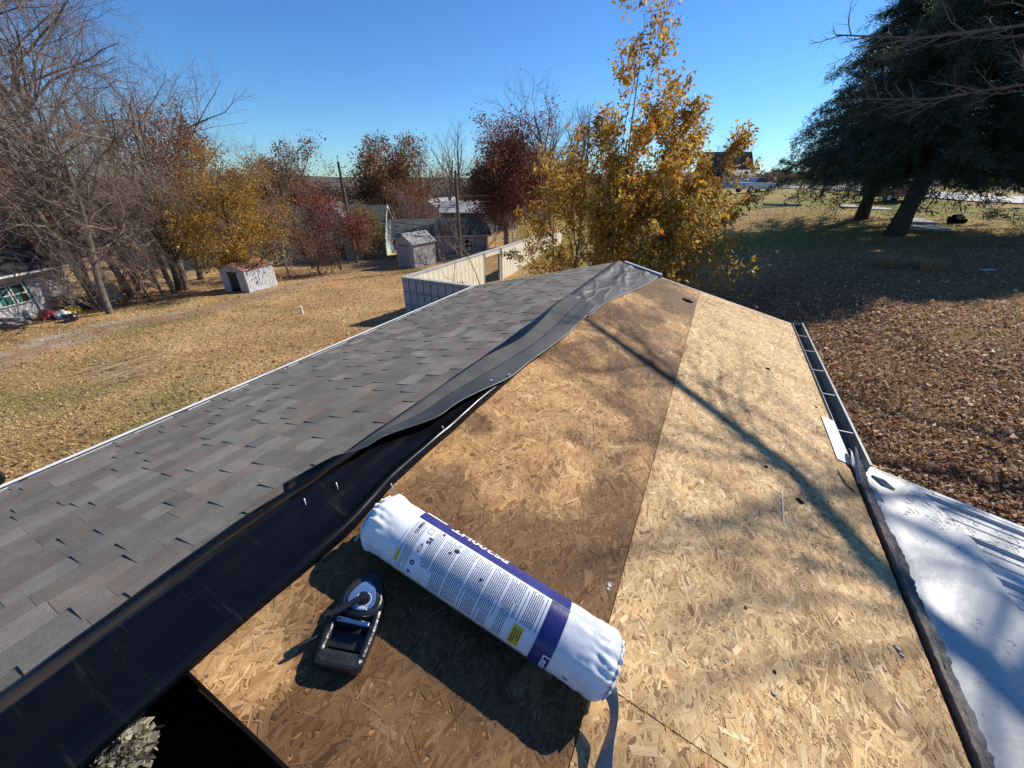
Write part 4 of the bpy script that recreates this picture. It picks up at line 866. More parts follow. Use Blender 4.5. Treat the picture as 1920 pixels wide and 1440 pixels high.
# red cylinders leaning inside against the lit wall
for i in range(4):
    y = 17.1 + i * 0.22; zb = float(gz(WX + 0.7, y))
    rc = thing('fuel_cylinder', 'red metal cylinder leaning on the lit block wall', 'cylinder', (WX + 0.62, y, zb), 0, 'red cylinders inside the block building')
    rc.rotation_euler = (0, -0.16, 0); rc.scale = (0.72,) * 3
    MB().tube([(0, 0, 0), (0, 0, 1.15), (0, 0, 1.25)], [0.085, 0.085, 0.04], 12).build('shell', M['red_paint'], rc); MB().tube([(0, 0, 1.25), (0, 0, 1.4)], 0.03, 8).build('valve', M['black_plastic'], rc)

# ------------------------------------------------------------------ sheds
def gable_shed(name, label, base, rz, W, D, H, rise, wallm, roofm, doorm, nb, ribs=0, open_door=False, over=0.08):
    t = thing(name, label, 'shed', base, rz); hw, hd_ = W / 2, D / 2
    pw = W / nb                                                     # cladding boards, each its own part
    for i in range(nb):
        x0, x1 = -hw + i * pw, -hw + (i + 1) * pw; top = lambda x: H + rise * (1 - abs(x) / hw)
        for yy, isf in ((-hd_, True), (hd_, False)):
            if isf and open_door and abs((x0 + x1) / 2) < W * 0.24: z0 = H * 0.93
            else: z0 = 0
            poly = [(x0 + 0.010, z0), (x1 - 0.005, z0), (x1 - 0.005, top(x1 - 0.005))] + ([(0, top(0))] if x0 + 0.01 < 0 < x1 - 0.01 else []) + [(x0 + 0.005, top(x0 + 0.005))]
            MB().prism(poly, -0.015, 0.015, Matrix.Translation((0, yy, 0)) @ Matrix.Rotation(math.pi / 2, 4, 'X')).build('board', wallm, t)
    ns = max(3, int(D / pw))
    for i in range(ns):
        for sx in (-1, 1): MB().box((sx * hw, -hd_ + (i + 0.5) * D / ns, H / 2), (0.03, D / ns - 0.022, H)).build('board', wallm, t)
    MB().box((0, 0, H * 0.45), (W - 0.08, D - (0.5 if open_door else 0.08), H * 0.85)).build('inside', M['dark_void'], t) if not open_door else MB().box((0, 0.05, 0.01), (W - 0.06, D - 0.1, 0.02)).build('floor', M['dark_void'], t)
    L = math.hypot(hw + over, rise * (hw + over) / hw); sa = math.atan2(rise, hw)
    for sx in (-1, 1):
        rf = MB().box((sx * (hw + over) / 2, 0, H + rise - rise * (hw + over) / hw / 2 + 0.03), (L, D + 2 * over, 0.03), None)
        c = Vector((sx * (hw + over) / 2, 0, H + rise - rise * (hw + over) / hw / 2 + 0.03)); rot = Matrix.Rotation(sx * sa, 4, 'Y')
        rr = MB().box((0, 0, 0), (L, D + 2 * over, 0.025), Matrix.Translation(c) @ rot).build('roof', roofm, t)
        for k in range(ribs):
            y = -hd_ + (k + 0.5) * D / ribs
            MB().box((0, y, 0.02), (L, 0.03 if ribs < 12 else 0.02, 0.03), Matrix.Translation(c) @ rot).build('rib', roofm, rr)
    dw = W * 0.46
    if open_door:
        for s in (-1, 1): MB().box((s * dw / 2, -hd_ - 0.03, H * 0.465), (0.06, 0.03, H * 0.93)).build('door_frame', wallm, t)
        MB().box((dw * 0.62, -hd_ - 0.05, H * 0.46), (dw * 0.32, 0.02, H * 0.9)).build('door', doorm, t)
    else:
        for i in range(5): MB().box((-dw / 2 + (i + 0.5) * dw / 5, -hd_ - 0.03, H * 0.44), (dw / 5 - 0.012, 0.025, H * 0.86)).build('door_board', doorm, t)
        MB().box((0, -hd_ - 0.035, H * 0.90), (dw + 0.2, 0.03, 0.05)).build('door_track', M['wire'], t)
    return t
p, tt = at(474, 541)
vdir = math.atan2(p.y, p.x)
metal_white = mottled('shed_metal', (0.36, 0.37, 0.38), (0.56, 0.57, 0.58), 3, 0.5, 0.4, 0, 0.1)
shed1 = gable_shed('metal_shed', 'small white metal shed with a rusty ribbed roof and open dark doorway', p, 0, 1.9, 2.3, 1.42, 0.36, metal_white, M['rust_metal'], metal_white, 10, 8, True)
shed1.rotation_euler[2] = YAW + R(-14)
p, tt = at(783, 497)
shed2 = gable_shed('wooden_shed', 'weathered grey board shed with mossy shingle roof and plank door', p, 0, 1.75, 2.2, 1.75, 0.62, mottled('shed_boards', (0.28, 0.27, 0.28), (0.50, 0.49, 0.49), 5, 0.9, 0.1, 0, 0.4, 30, (2, 2, 0.15)), mottled('shed_shingles', (0.12, 0.12, 0.12), (0.46, 0.45, 0.42), 5, 0.95, 0.1, 0, 0.8, 9, (1, 3, 1)), mottled('shed_door', (0.24, 0.22, 0.27), (0.42, 0.39, 0.45), 5, 0.9, 0.1, 0, 0.4, 30, (3, 3, 0.15)), 8, 0, False, 0.14)
shed2.rotation_euler[2] = YAW + R(-33); shed2.scale = (1.15, 1.15, 1.12)

# ------------------------------------------------------------------ houses down the slope
def win(t, c, w_, h_, ax, frame=M['white_paint'], shut=None):
    """window on a wall; ax 'y': wall faces -y, ax 'x': wall faces +x"""
    Mx = Matrix.Translation(c) @ (Matrix.Rotation(0 if ax == 'y' else math.pi / 2, 4, 'Z'))
    wd = MB().box((0, -0.02, 0), (w_, 0.03, h_), Mx).build('window', M['dark_glass'], t)
    fr = MB()
    for sx in (-1, 1): fr.box((sx * (w_ / 2 + 0.03), -0.035, 0), (0.06, 0.05, h_ + 0.12), Mx)
    for z in (-1, 1): fr.box((0, -0.035, z * (h_ / 2 + 0.03)), (w_ - 0.002, 0.05, 0.06), Mx)
    fr.box((0, -0.05, 0), (w_ - 0.004, 0.03, 0.05), Mx); fr.build('frame', frame, wd)
    if shut:
        for sx in (-1, 1): MB().box((sx * (w_ / 2 + 0.17), -0.03, 0), (0.2, 0.04, h_ + 0.16), Mx).build('shutter', shut, wd)
def gable_house(name, label, base, rz, W, D, H, rise, wallm, roofm, over=0.35, wins=(), trim=M['white_paint'], chim=None):
    """ridge along local x (length W)"""
    t = thing(name, label, 'house', base, rz); hw, hd_ = W / 2, D / 2
    poly = [(-hd_, -0.6), (hd_, -0.6), (hd_, H), (0, H + rise), (-hd_, H)]
    MB().prism(poly, -hw, hw, Matrix(((0, 0, 1, 0), (1, 0, 0, 0), (0, 1, 0, 0), (0, 0, 0, 1)))).build('wall', wallm, t)
    sa = math.atan2(rise, hd_); L = (hd_ + over) / math.cos(sa)
    for s in (-1, 1):
        c = Vector((0, s * (hd_ + over) / 2, H + rise - (hd_ + over) / 2 * math.tan(sa) + 0.06)); rot = Matrix.Rotation(-s * sa, 4, 'X')
        rf = MB().box((0, 0, 0), (W + 2 * over, L, 0.1), Matrix.Translation(c) @ rot).build('roof', roofm, t)
        for e in (-1, 1): MB().box((e * (W / 2 + over + 0.015), 0, -0.02), (0.03, L, 0.17), Matrix.Translation(c) @ rot).build('bargeboard', trim, rf)
        MB().box((0, s * (L / 2 + 0.015), -0.03), (W + 2 * over, 0.03, 0.15), Matrix.Translation(c) @ rot).build('fascia', trim, rf)
        if s == 1 and chim: MB().box((chim[0], 0.1, chim[1] / 2), (0.55, 0.55, chim[1]), Matrix.Translation(c)).build('chimney', M['rust_metal'], rf)
    for c, w_, h_, ax in wins: win(t, c, w_, h_, ax)
    return t
def atT(u, t, v=400):
    r = ray(u, v); k = t / math.hypot(r[0], r[1]); return on_ground((r[0] * k, r[1] * k))
HD = YAW                                                            # local -y faces the camera for rz = HD
# white cottage at the left edge with green shutters
pw0, _ = at(-150, 650); pw1, _ = at(165, 575)
dw = Vector((pw1.x - pw0.x, pw1.y - pw0.y, 0)); Lw = dw.length; rzw = math.atan2(dw.y, dw.x); mid = (pw0 + pw1) / 2
cot = thing('cottage', 'long white cottage with dark green shuttered windows behind a junk heap', 'house', on_ground(mid), rzw)
perp = Vector((-dw.y, dw.x, 0)).normalized(); cot.location = on_ground(mid + perp * 0.3, -0.1)
MB().box((0, 2.6, 1.0), (Lw, 5, 2.3)).build('wall', M['dirty_white'], cot)
MB().box((0, -0.15, 2.30), (Lw + 0.6, 1.0, 0.12)).build('porch_roof', M['roof_dark'], cot)
MB().box((0, -0.67, 2.33), (Lw + 0.6, 0.04, 0.1)).build('fascia', M['white_paint'], cot); MB().box((0, 0.05, 2.12), (Lw, 0.05, 0.07)).build('fascia', M['white_paint'], cot)
MB().prism([(-0.7, 2.37), (5.4, 2.37), (2.5, 3.3)], -Lw / 2 - 0.3, Lw / 2 + 0.3, Matrix(((0, 0, 1, 0), (1, 0, 0, 0), (0, 1, 0, 0), (0, 0, 0, 1)))).build('roof', M['roof_dark'], cot)
def along(u):                      # distance along the cottage front for a sight line
    r = ray(u, 560); a_ = np.array([[dw.x, -r[0]], [dw.y, -r[1]]]); s_ = np.linalg.solve(a_, -np.array([pw0.x, pw0.y])); return (s_[0] - 0.5) * Lw
for x in (along(-14), along(24), along(52)): win(cot, (x, 0.09, 1.36), 0.62, 0.85, 'y', M['white_paint'], M['green_paint'])
for i in range(4): MB().box((along(75) + (i + 0.5) * (Lw / 2 - along(75)) / 4, 0.04, 0.95), ((Lw / 2 - along(75)) / 4 - 0.02, 0.05, 2.0)).build('wall_sheet', M['dirty_white'], cot)
# junk heap in front of it
jr = random.Random(31)
JUNK = [('plastic_tub', 'crumpled red plastic tub in the junk heap by the cottage', 'tub', (95, 583), 'red_paint', 0.42), ('cushion', 'yellow cushion on the junk heap by the cottage', 'cushion', (140, 574), 'yellow_paint', 0.40), ('tarp_bundle', 'dark tarp bundle propped on the cottage wall', 'bundle', (88, 570), 'roof_dark', 0.62),
        ('rusty_drum', 'rusty brown drum in the junk heap', 'drum', (122, 570), 'rust_metal', 0.48), ('grey_bundle', 'grey rolled bundle at the end of the junk heap', 'bundle', (150, 562), 'roof_grey', 0.55), ('white_sack', 'white sack among the junk by the cottage', 'sack', (120, 582), 'dirty_white', 0.36),
        ('metal_sheet', 'bent pale metal sheet in front of the shuttered windows', 'metal sheet', (40, 585), 'galv', 0.45), ('navy_bag', 'dark navy bag at the foot of the junk heap', 'bag', (135, 588), 'black_plastic', 0.34), ('board_pile', 'pile of brown boards at the foot of the cottage', 'boards', (30, 597), 'grey_wood', 0.5)]
def lump(name, p, size, mat, seed, sq=(1, 1, 0.75)):
    bm = bmesh.new(); bmesh.ops.create_icosphere(bm, subdivisions=3, radius=size)
    for v in bm.verts:
        k = 1 + 0.35 * mnoise.noise(v.co * (2.2 / size) * 0.6 + Vector((seed, 0, 0))) + 0.15 * mnoise.noise(v.co * (5 / size) * 0.6 + Vector((0, seed, 0))); v.co = Vector((v.co.x * sq[0], v.co.y * sq[1], max(v.co.z * sq[2], -size * 0.3))) * k
    me = bpy.data.meshes.new(name); bm.to_mesh(me); bm.free(); o = link(name, me, M[mat]); o.location = p + Vector((0, 0, size * 0.28)); return o
for i, (nm, lb, ct, (u, v), mt, sz) in enumerate(JUNK):
    p, _ = at(u, v + 14)
    if nm == 'rusty_drum':
        t = thing(nm, lb, ct, p); MB().tube([(0, 0, 0), (0, 0, 0.8)], 0.28, 14).build('shell', M[mt], t); [MB().tube([(0, 0, z), (0, 0, z + 0.03)], 0.295, 14).build('hoop', M[mt], t) for z in (0.02, 0.27, 0.53, 0.77)]
    elif nm == 'board_pile':
        t = thing(nm, lb, ct, p, 0.5)
        for k in range(9): MB().box((jr.uniform(-.3, .3), jr.uniform(-.3, .3), 0.05 + k * 0.05), (1.7, 0.14, 0.035), Matrix.Rotation(jr.uniform(-.4, .4), 4, 'Z')).build('board', M[mt], t)
    elif nm == 'metal_sheet':
        t = tag(MB().add([(-.6, -.05, 0), (0, 0.1, 0), (.6, -.05, 0), (-.6, .1, .5), (0, .22, .6), (.6, .14, .45)], [(0, 1, 4, 3), (1, 2, 5, 4)], True).build(nm, M[mt]), lb, ct); t.location = p; t.rotation_euler = (0.3, 0, YAW); s_ = t.modifiers.new('thick', 'SOLIDIFY'); s_.thickness = 0.02
    else: tag(lump(nm, p, sz, mt, i * 3.1, (1.1, 0.8, 0.8)), lb, ct)
p, _ = at(208, 572)
wr = thing('collapsed_panels', 'heap of collapsed white wall panels beside the cottage', 'panels', p)
for k in range(5): MB().box((jr.uniform(-.4, .4), jr.uniform(-.4, .4), 0.45 + 0.1 * k), (0.9, 0.04, 1.0), Matrix.Rotation(jr.uniform(0, 3), 4, 'Z') @ Matrix.Rotation(jr.uniform(-.5, .5), 4, 'X')).build('panel', M['dirty_white'], wr)
# green gabled house, pale-roofed bungalow, white gable, dark-green garage, black-roofed house uphill
gh = gable_house('green_house', 'sage green house with a steep front gable behind the red shrub', atT(590, 52), HD + R(8), 15, 8, 3.3, 2.3, M['sage_siding'], M['roof_green'], 0.5, [((-4, -4.02, 1.7), 1.1, 1.4, 'y'), ((-0.5, -4.02, 1.7), 1.1, 1.4, 'y')])
zbase = gh.location.z
fg = MB().prism([(-2.1, -0.6), (2.1, -0.6), (2.1, 3.4), (0, 5.9), (-2.1, 3.4)], -1, 2.2, Matrix.Translation((3.6, -4.2, 0)) @ Matrix.Rotation(math.pi / 2, 4, 'X')).build('front_gable', M['sage_siding'], gh)
for s in (-1, 1):
    c = Vector((3.6 + s * 1.22, -4.6, 4.75)); rot = Matrix.Rotation(s * math.atan2(2.5, 2.1), 4, 'Y'); MB().box((0, 0, 0), (3.8, 4.2, 0.1), Matrix.Translation(c) @ rot).build('gable_roof', M['roof_green'], gh); MB().box((0, -2.12, 0), (3.8, 0.06, 0.22), Matrix.Translation(c) @ rot).build('bargeboard', M['white_paint'], gh)
win(gh, (3.6, -6.42, 1.7), 1.2, 1.5, 'y')
gable_house('bungalow', 'low bungalow with a pale grey roof beyond the utility pole', atT(705, 64), HD + R(4), 13, 9, 2.6, 1.7, M['dirty_white'], M['roof_pale'], 0.4, [((-3, -4.52, 1.4), 1.4, 1.1, 'y'), ((1.5, -4.52, 1.4), 1.4, 1.1, 'y')])
gable_house('white_gable_house', 'small white gabled house behind the dark green garage', atT(828, 70), HD + R(72), 9, 7, 4.4, 2.2, M['white_paint'], M['roof_pale'], 0.3, [((-4.52, 0, 3), 0.9, 1.2, 'x')])
gable_house('navy_house', 'dark navy sided house with pale roof beside the second utility pole', atT(872, 66), HD + R(2), 6.5, 6, 4.2, 1.2, mottled('navy_siding', (0.02, 0.035, 0.06), (0.04, 0.06, 0.09)), M['roof_pale'], 0.3, [((0, -3.02, 2.6), 1.0, 1.1, 'y')])
gable_house('garage', 'long garage with a dark green roof behind the wooden shed', atT(822, 46), HD + R(14), 9.5, 6, 2.1, 1.25, M['grey_wood'], M['roof_green'], 0.35, [((2.6, -3.02, 1.2), 1.0, 0.8, 'y')])
gable_house('black_roof_house', 'tall house with a black roof and chimney uphill behind the yellow tree', atT(1338, 118), HD + R(-4), 10.5, 8, 4.0, 4.4, M['roof_dark'], M['roof_dark'], 0.3, [((1.5, -4.02, 2.5), 1.0, 1.4, 'y')], M['roof_dark'], (0.6, 2.4))
gable_house('white_outbuilding', 'little white outbuilding at the edge of the upper lawn', atT(1366, 74), HD + R(-4), 3.0, 3, 1.6, 0.6, M['dirty_white'], M['roof_pale'], 0.15)
gable_house('yellow_house', 'cream house half hidden behind the bare trees', atT(360, 62), HD + R(10), 12, 8, 3.0, 2.2, mottled('cream', (0.55, 0.48, 0.30), (0.68, 0.6, 0.4)), M['roof_dark'], 0.4, [((0, -4.02, 1.6), 1.2, 1.2, 'y'), ((3.5, -4.02, 1.6), 1.2, 1.2, 'y')])
# cars: a dark red pickup behind the conifers, a silver car uphill, a white car by the bush
def car(name, label, loc, rz, mat, pickup=False):
    t = thing(name, label, 'car' if not pickup else 'pickup', loc, rz)
    prof = [(-2.1, .35), (2.1, .35), (2.15, .75), (1.9, .9), (0.95, .98), (0.45, 1.42), (-0.6, 1.45), (-1.2 if not pickup else -0.75, 1.0), (-2.1, .95)]
    MB().prism(prof, -0.82, 0.82, Matrix.Rotation(math.pi / 2, 4, 'X')).build('body', mat, t, 0.06)
    gl = [(0.86, .99), (0.42, 1.38), (-0.57, 1.40), (-1.0 if not pickup else -0.7, 1.02)]
    MB().prism(gl, -0.83, 0.83, Matrix.Rotation(math.pi / 2, 4, 'X')).build('side_glass', M['dark_glass'], t)
    for sx in (-1.3, 1.3):
        for sy in (-0.75, 0.75):
            wh = MB().tube([(sx, sy - 0.1, .33), (sx, sy + 0.1, .33)], 0.33, 16).build('wheel', M['rubber'], t); MB().tube([(sx, sy - 0.11, .33), (sx, sy + 0.11, .33)], 0.18, 12).build('rim', M['galv'], wh)
    return t
car('pickup', 'dark red pickup parked behind the conifer trunks', on_ground(at(1668, 378)[0], 0.0), YAW + 0.2, mottled('dark_red', (0.09, 0.012, 0.012), (0.15, 0.02, 0.018), 8, 0.3, 0.5), True)
car('sedan', 'silver sedan parked uphill beyond the upper lawn', on_ground(at(1412, 361)[0]), YAW + 0.3, mottled('silver', (0.42, 0.44, 0.47), (0.52, 0.54, 0.57), 8, 0.25, 0.5, 0.3))
car('white_car', 'white car seen past the golden bush', on_ground(at(718, 470)[0] + Vector(hd(0, 3) + (0,))), YAW + 2.6, M['white_paint'])
# green lawn chairs at the foot of the first pole
for i, (u, v) in enumerate([(648, 476), (664, 474)]):
    p, _ = at(u, v); c = thing('lawn_chair', 'teal plastic lawn chair at the foot of the pole', 'chair', p, YAW + 0.4 + i, 'teal lawn chairs'); 
    MB().box((0, 0, .4), (.55, .5, .05)).build('seat', M['teal_paint'], c); MB().box((0, .25, .72), (.55, .05, .65), Matrix.Translation((0, .05, 0)) @ Matrix.Rotation(-.12, 4, 'X')).build('backrest', M['teal_paint'], c)
    for sx in (-.24, .24):
        for sy in (-.2, .22): MB().box((sx, sy, .2), (.05, .05, .4)).build('leg', M['teal_paint'], c)
        MB().box((sx * 1.12, 0, .58), (.06, .5, .04)).build('armrest', M['teal_paint'], c)
# ------------------------------------------------------------------ utility poles and wires
def pole(base, top, label, group):
    t = thing('utility_pole', label, 'utility pole', base); h = top - base.z
    MB().tube([(0, 0, -0.3), (0, 0, h * 0.5), (0, 0, h)], [0.15, 0.13, 0.10], 12).build('shaft', M['pole_wood'], t)
    MB().tube([(0.0, 0, h), (0, 0, h + 0.35)], [0.03, 0.03], 8).build('top_pin', M['galv'], t); MB().tube([(0, 0, h + .35), (0, 0, h + .45)], [0.05, 0.04], 8).build('insulator', M['black_plastic'], t)
    for z in (h - 2.2, h - 2.9): MB().tube([(-.16, 0, z), (.16, 0, z)], 0.03, 8).build('bracket', M['galv'], t)
    return t
r1, r2 = ray(632, 293), ray(853, 308)
def at_d(r, d): k = d / math.hypot(r[0], r[1]); return Vector(r * k)
P1, P2 = at_d(r1, 40), at_d(r2, 33)
pole(on_ground(P1), P1.z - 0.4, 'tall dark utility pole with wires beside the teal lawn chairs', None); pole(on_ground(P2), P2.z - 0.4, 'grey utility pole standing behind the block building', None)
def wire(a, b, sag, label, r=0.012, grp=None):
    pts = [a.lerp(b, i / 24) - Vector((0, 0, sag * 4 * (i / 24) * (1 - i / 24))) for i in range(25)]
    return tag(MB().tube(pts, r, 5, False).build('wire', M['wire']), label, 'wire', grp)
PR = atT(1120, 60); PR.z = 0
for k, dz in enumerate((2.2, 2.9, 3.05)): wire(P1 - Vector((0, 0, dz)), P2 - Vector((0, 0, dz * 0.95)), 0.25, 'dark overhead wire strung between the two utility poles', 0.013, 'wires between the poles')
wire(P1 - Vector((0, 0, 4.6)), P2 - Vector((0, 0, 4.4)), 0.1, 'lowest overhead wire between the two utility poles', 0.02)
PL = Vector(ray(330, 470)) * 33
wire(P1 - Vector((0, 0, 4.6)), PL, 0.6, 'overhead wire running from the dark pole to the bare trees', 0.018)
for k in range(3): wire(P2 - Vector((0, 0, 2.1 + 0.45 * k)), Vector(ray(1010, 356 + k * 8)) * 46, 0.2, 'overhead wire from the grey pole towards the maroon oak', 0.013, 'wires past the grey pole')

# ------------------------------------------------------------------ trees
DROOP = dict(BARE); DROOP.update(k=[11, 8, 8, 8, 5], up=[0.05, 0.02, -0.03, -0.06, -0.07], wander=[0.06, 0.15, 0.17, 0.17, 0.17], shape=0.5, ang=[(40, 80), (30, 65), (30, 65), (30, 70), (30, 60)])
bareA = tree_meshes(11, 15, 0.30, BARE); bareB = tree_meshes(12, 13, 0.27, DROOP, rsplit=0.035)
SM = dict(BARE); SM.update(k=[10, 6, 6, 5], n=[8, 6, 5, 4], wander=[0.07, 0.13, 0.17, 0.2], up=[0.05, 0.08, 0.08, 0.08], leaf_from=3, f0=[0.2, 0.2, 0.15, 0], ang=[(25, 55), (25, 55), (25, 55), (30, 60)], len=[(0.5, 0.75), (0.45, 0.7), (0.4, 0.65), (0.4, 0.6)])
bareC = tree_meshes(13, 11, 0.22, SM)
bt = 'bare grey tree with fine drooping twigs at the edge of the downhill yard'
tA = make_tree('bare_tree', 'large bare tree with a thick trunk rising behind the cottage', bareA, atT(20, 36), 0.4, 1.15)
tB = make_tree('bare_tree', 'bare tree with drooping twigs sweeping down beside the cottage', bareB, on_ground(at(190, 578)[0]), 1.0, 0.78)
tC = make_tree('bare_tree', 'slender bare tree standing between the large bare trees and orange tree', bareC, atT(292, 34), 0.2, 1.0)
place_copy(tB, atT(200, 37), 2.6, 1.05, 'broad bare tree rising behind the drooping one')
place_copy(tB, on_ground(hd(-27, 14) + (0,)), 4.0, 0.95, 'wide bare tree beside the cottage front with a long dark limb')
place_copy(tB, atT(110, 29), 5.1, 0.62, 'short twiggy bare tree behind the cottage roof')
place_copy(tA, atT(130, 48), 3.3, 1.1, 'tall bare tree far behind the cottage')
place_copy(tB, atT(265, 33), 0.4, 0.62, 'twiggy bare tree near the dark double trunk')
place_copy(tA, atT(-60, 40), 1.7, 1.3, 'tallest bare tree past the cottage')
# double dark trunk by the metal shed
p, _ = at(338, 545); DK = dict(SM); DK.update(k=[7, 6, 6, 5])
make_tree('dark_trunk_tree', 'dark forked tree with sparse olive leaves near the metal shed', tree_meshes(14, 8, 0.26, DK, 1500, 0.12, [[0.16, 0.14, 0.05], [0.22, 0.17, 0.07]], (0.05, 0.0), 'bark_dark', 'bark_dark', 0.3), p, 0, 0.95)
# leafy ones
YEL_P = [[0.46, 0.27, 0.035], [0.38, 0.20, 0.03], [0.30, 0.15, 0.03], [0.52, 0.35, 0.06], [0.24, 0.18, 0.04]]
ORG_P = [[0.26, 0.095, 0.03], [0.34, 0.14, 0.04], [0.20, 0.075, 0.03], [0.16, 0.09, 0.05]]
BRN_P = [[0.15, 0.07, 0.04], [0.20, 0.10, 0.055], [0.11, 0.06, 0.04], [0.24, 0.14, 0.08]]
MAR_P = [[0.19, 0.06, 0.042], [0.25, 0.085, 0.05], [0.13, 0.05, 0.036], [0.31, 0.13, 0.06]]
RED_P = [[0.23, 0.065, 0.05], [0.16, 0.055, 0.045], [0.27, 0.11, 0.07]]
OLV_P = [[0.26, 0.20, 0.06], [0.19, 0.16, 0.05], [0.33, 0.25, 0.08]]
LF = dict(SM); LF.update(k=[11, 7, 6, 4], f0=[0.15, 0.15, 0.1, 0], up=[0.04, 0.04, 0.02, 0.0], ang=[(35, 75), (30, 60), (30, 60), (30, 60)])
make_tree('yellow_tree', 'golden yellow leafed tree behind the rusty metal shed', tree_meshes(21, 8.2, 0.2, LF, 8000, 0.15, YEL_P, spread=0.32, clump=(4.8, 2.9, 3.4, 46, 0.6, 13000)), atT(410, 31), 0, 0.78)
make_tree('orange_tree', 'orange brown leafed tree behind the golden tree', tree_meshes(22, 9, 0.2, LF, 14000, 0.17, ORG_P, spread=0.3), atT(385, 38), 0, 0.95)
make_tree('russet_tree', 'broad russet tree with bare twig tips behind the green house', tree_meshes(23, 9.5, 0.25, LF, 9000, 0.19, ORG_P[:3] + BRN_P, spread=0.35, clump=(5.4, 4.2, 2.8, 60, 0.8, 14000)), atT(565, 60), 0, 1.12)
make_tree('brown_tree', 'rounded copper brown tree between the two utility poles', tree_meshes(24, 10, 0.25, LF, 20000, 0.21, [[0.24, 0.10, 0.035], [0.17, 0.075, 0.03], [0.28, 0.15, 0.05], [0.13, 0.07, 0.04]], spread=0.4, clump=(6.2, 3.9, 3.6, 60, 0.8, 22000)), atT(728, 66), 0, 1.18)
make_tree('maroon_tree', 'dense maroon oak behind the block building', tree_meshes(25, 10.5, 0.3, LF, 12000, 0.20, MAR_P, spread=0.4, clump=(6.6, 3.9, 4.1, 70, 0.75, 34000)), atT(950, 44), 0, 0.92)
make_tree('pink_brown_tree', 'dull pink brown tree in front of the copper brown tree', tree_meshes(26, 6.5, 0.16, LF, 8000, 0.16, [[0.20, 0.085, 0.07], [0.15, 0.07, 0.06], [0.25, 0.13, 0.08]], spread=0.3), atT(762, 55), 0, 1.0)
make_tree('orange_sapling', 'thin orange leafed tree next to the metal shed', tree_meshes(27, 6, 0.12, SM, 1500, 0.12, ORG_P + YEL_P[1:3], spread=0.25), atT(512, 33), 0, 0.72)
SH = dict(SM); SH.update(k=[14, 6, 5, 4], f0=[0.03, 0.15, 0.1, 0], up=[0.02, 0.05, 0.05, 0.04], ang=[(25, 70), (20, 50), (30, 60), (30, 60)], len=[(0.6, 0.95), (0.45, 0.7), (0.4, 0.65), (0.4, 0.6)])
make_tree('red_shrub', 'crimson leafed shrub in front of the green house', tree_meshes(31, 3.6, 0.07, SH, 6500, 0.13, RED_P, spread=0.2, rsplit=0.02), atT(618, 36), 0, 1.15)
make_tree('red_shrub', 'low rust red shrub next to the orange sapling', tree_meshes(32, 2.4, 0.06, SH, 1800, 0.12, ORG_P + RED_P, spread=0.2, rsplit=0.02), atT(572, 34), 0, 1.0)
make_tree('golden_bush', 'domed golden green bush beside the dark utility pole', tree_meshes(33, 2.9, 0.06, SH, 9000, 0.13, OLV_P, spread=0.2, rsplit=0.02), atT(688, 43), 0, 1.2)
twb = tree_meshes(34, 2.6, 0.05, SH, 0, rsplit=0.02, twigm='twig')
tb = make_tree('twig_bush', 'bare reddish twig bush beside the wooden shed', twb, atT(828, 33), 0, 1.2)
place_copy(tb, atT(858, 36), 2, 1.25, 'bare twig bush at the foot of the grey pole'); place_copy(tb, atT(905, 41), 3.4, 1.2, 'bare twig bush below the maroon oak'); place_copy(tb, atT(965, 38), 1.1, 1.1, 'bare twig bush behind the far end of the block wall')
for i_, (u_, d_, s_, l_) in enumerate([(240, 31, 1.7, 'brushy bare thicket between the bare trees'), (292, 35, 1.9, 'brushy bare thicket behind the dark forked tree'), (160, 37, 2.2, 'tall brushy thicket behind the cottage end'), (215, 45, 2.6, 'tall far brushy thicket between the bare trunks'), (60, 43, 2.6, 'tall brushy thicket behind the cottage roof'), (20, 36, 2.4, 'brushy thicket over the cottage roof at the yard edge')]): place_copy(tb, atT(u_, d_), i_ * 1.7, s_, l_)
place_copy(tC, atT(175, 34), 2.9, 0.95, 'slender bare tree between the two broad bare trees'); place_copy(tC, atT(95, 36), 4.4, 1.15, 'slender bare tree over the cottage ridge'); place_copy(tC, atT(10, 40), 1.4, 1.2, 'slender bare tree far behind the shuttered cottage windows'); place_copy(tC, atT(330, 40), 5.5, 1.05, 'slender bare tree behind the dark forked tree')
for i_, (u_, v_, s_, l_) in enumerate([(150, 590, 0.9, 'brush of bare twigs at the cottage corner'), (190, 583, 1.1, 'drooping brush in front of the collapsed panels'), (235, 575, 1.0, 'bare brush at the track edge below the drooping tree'), (285, 566, 0.95, 'low bare brush next to the dark forked trunk')]): place_copy(tb, at(u_, v_)[0], i_ * 2.3, s_, l_)
for i_, (u_, d_, s_, l_) in enumerate([(470, 37, 1.6, 'bare thicket behind the rusty metal shed'), (520, 41, 1.9, 'bare thicket in front of the sage green house'), (560, 38, 1.3, 'bare thicket next to the crimson shrub'), (655, 46, 1.7, 'bare thicket behind the teal lawn chairs'), (745, 48, 1.8, 'bare thicket between the golden bush and wooden shed'), (345, 44, 2.3, 'bare thicket in front of the cream house'), (430, 46, 2.3, 'bare thicket behind the golden tree')]): place_copy(tb, atT(u_, d_), i_ * 1.9 + 0.5, s_, l_)
place_copy(tb, atT(598, 34), 5, 0.75, 'dark bare twigs below the crimson shrub')
place_copy(tC, atT(775, 47), 0.8, 0.5, 'small leaning bare tree beside the garage'); place_copy(tC, atT(1035, 44), 1.9, 1.0, 'bare tree rising between the maroon oak and yellow saplings')
place_copy(tC, atT(545, 50), 2.2, 0.85, 'bare tree in front of the russet tree')
sp = MB(); 
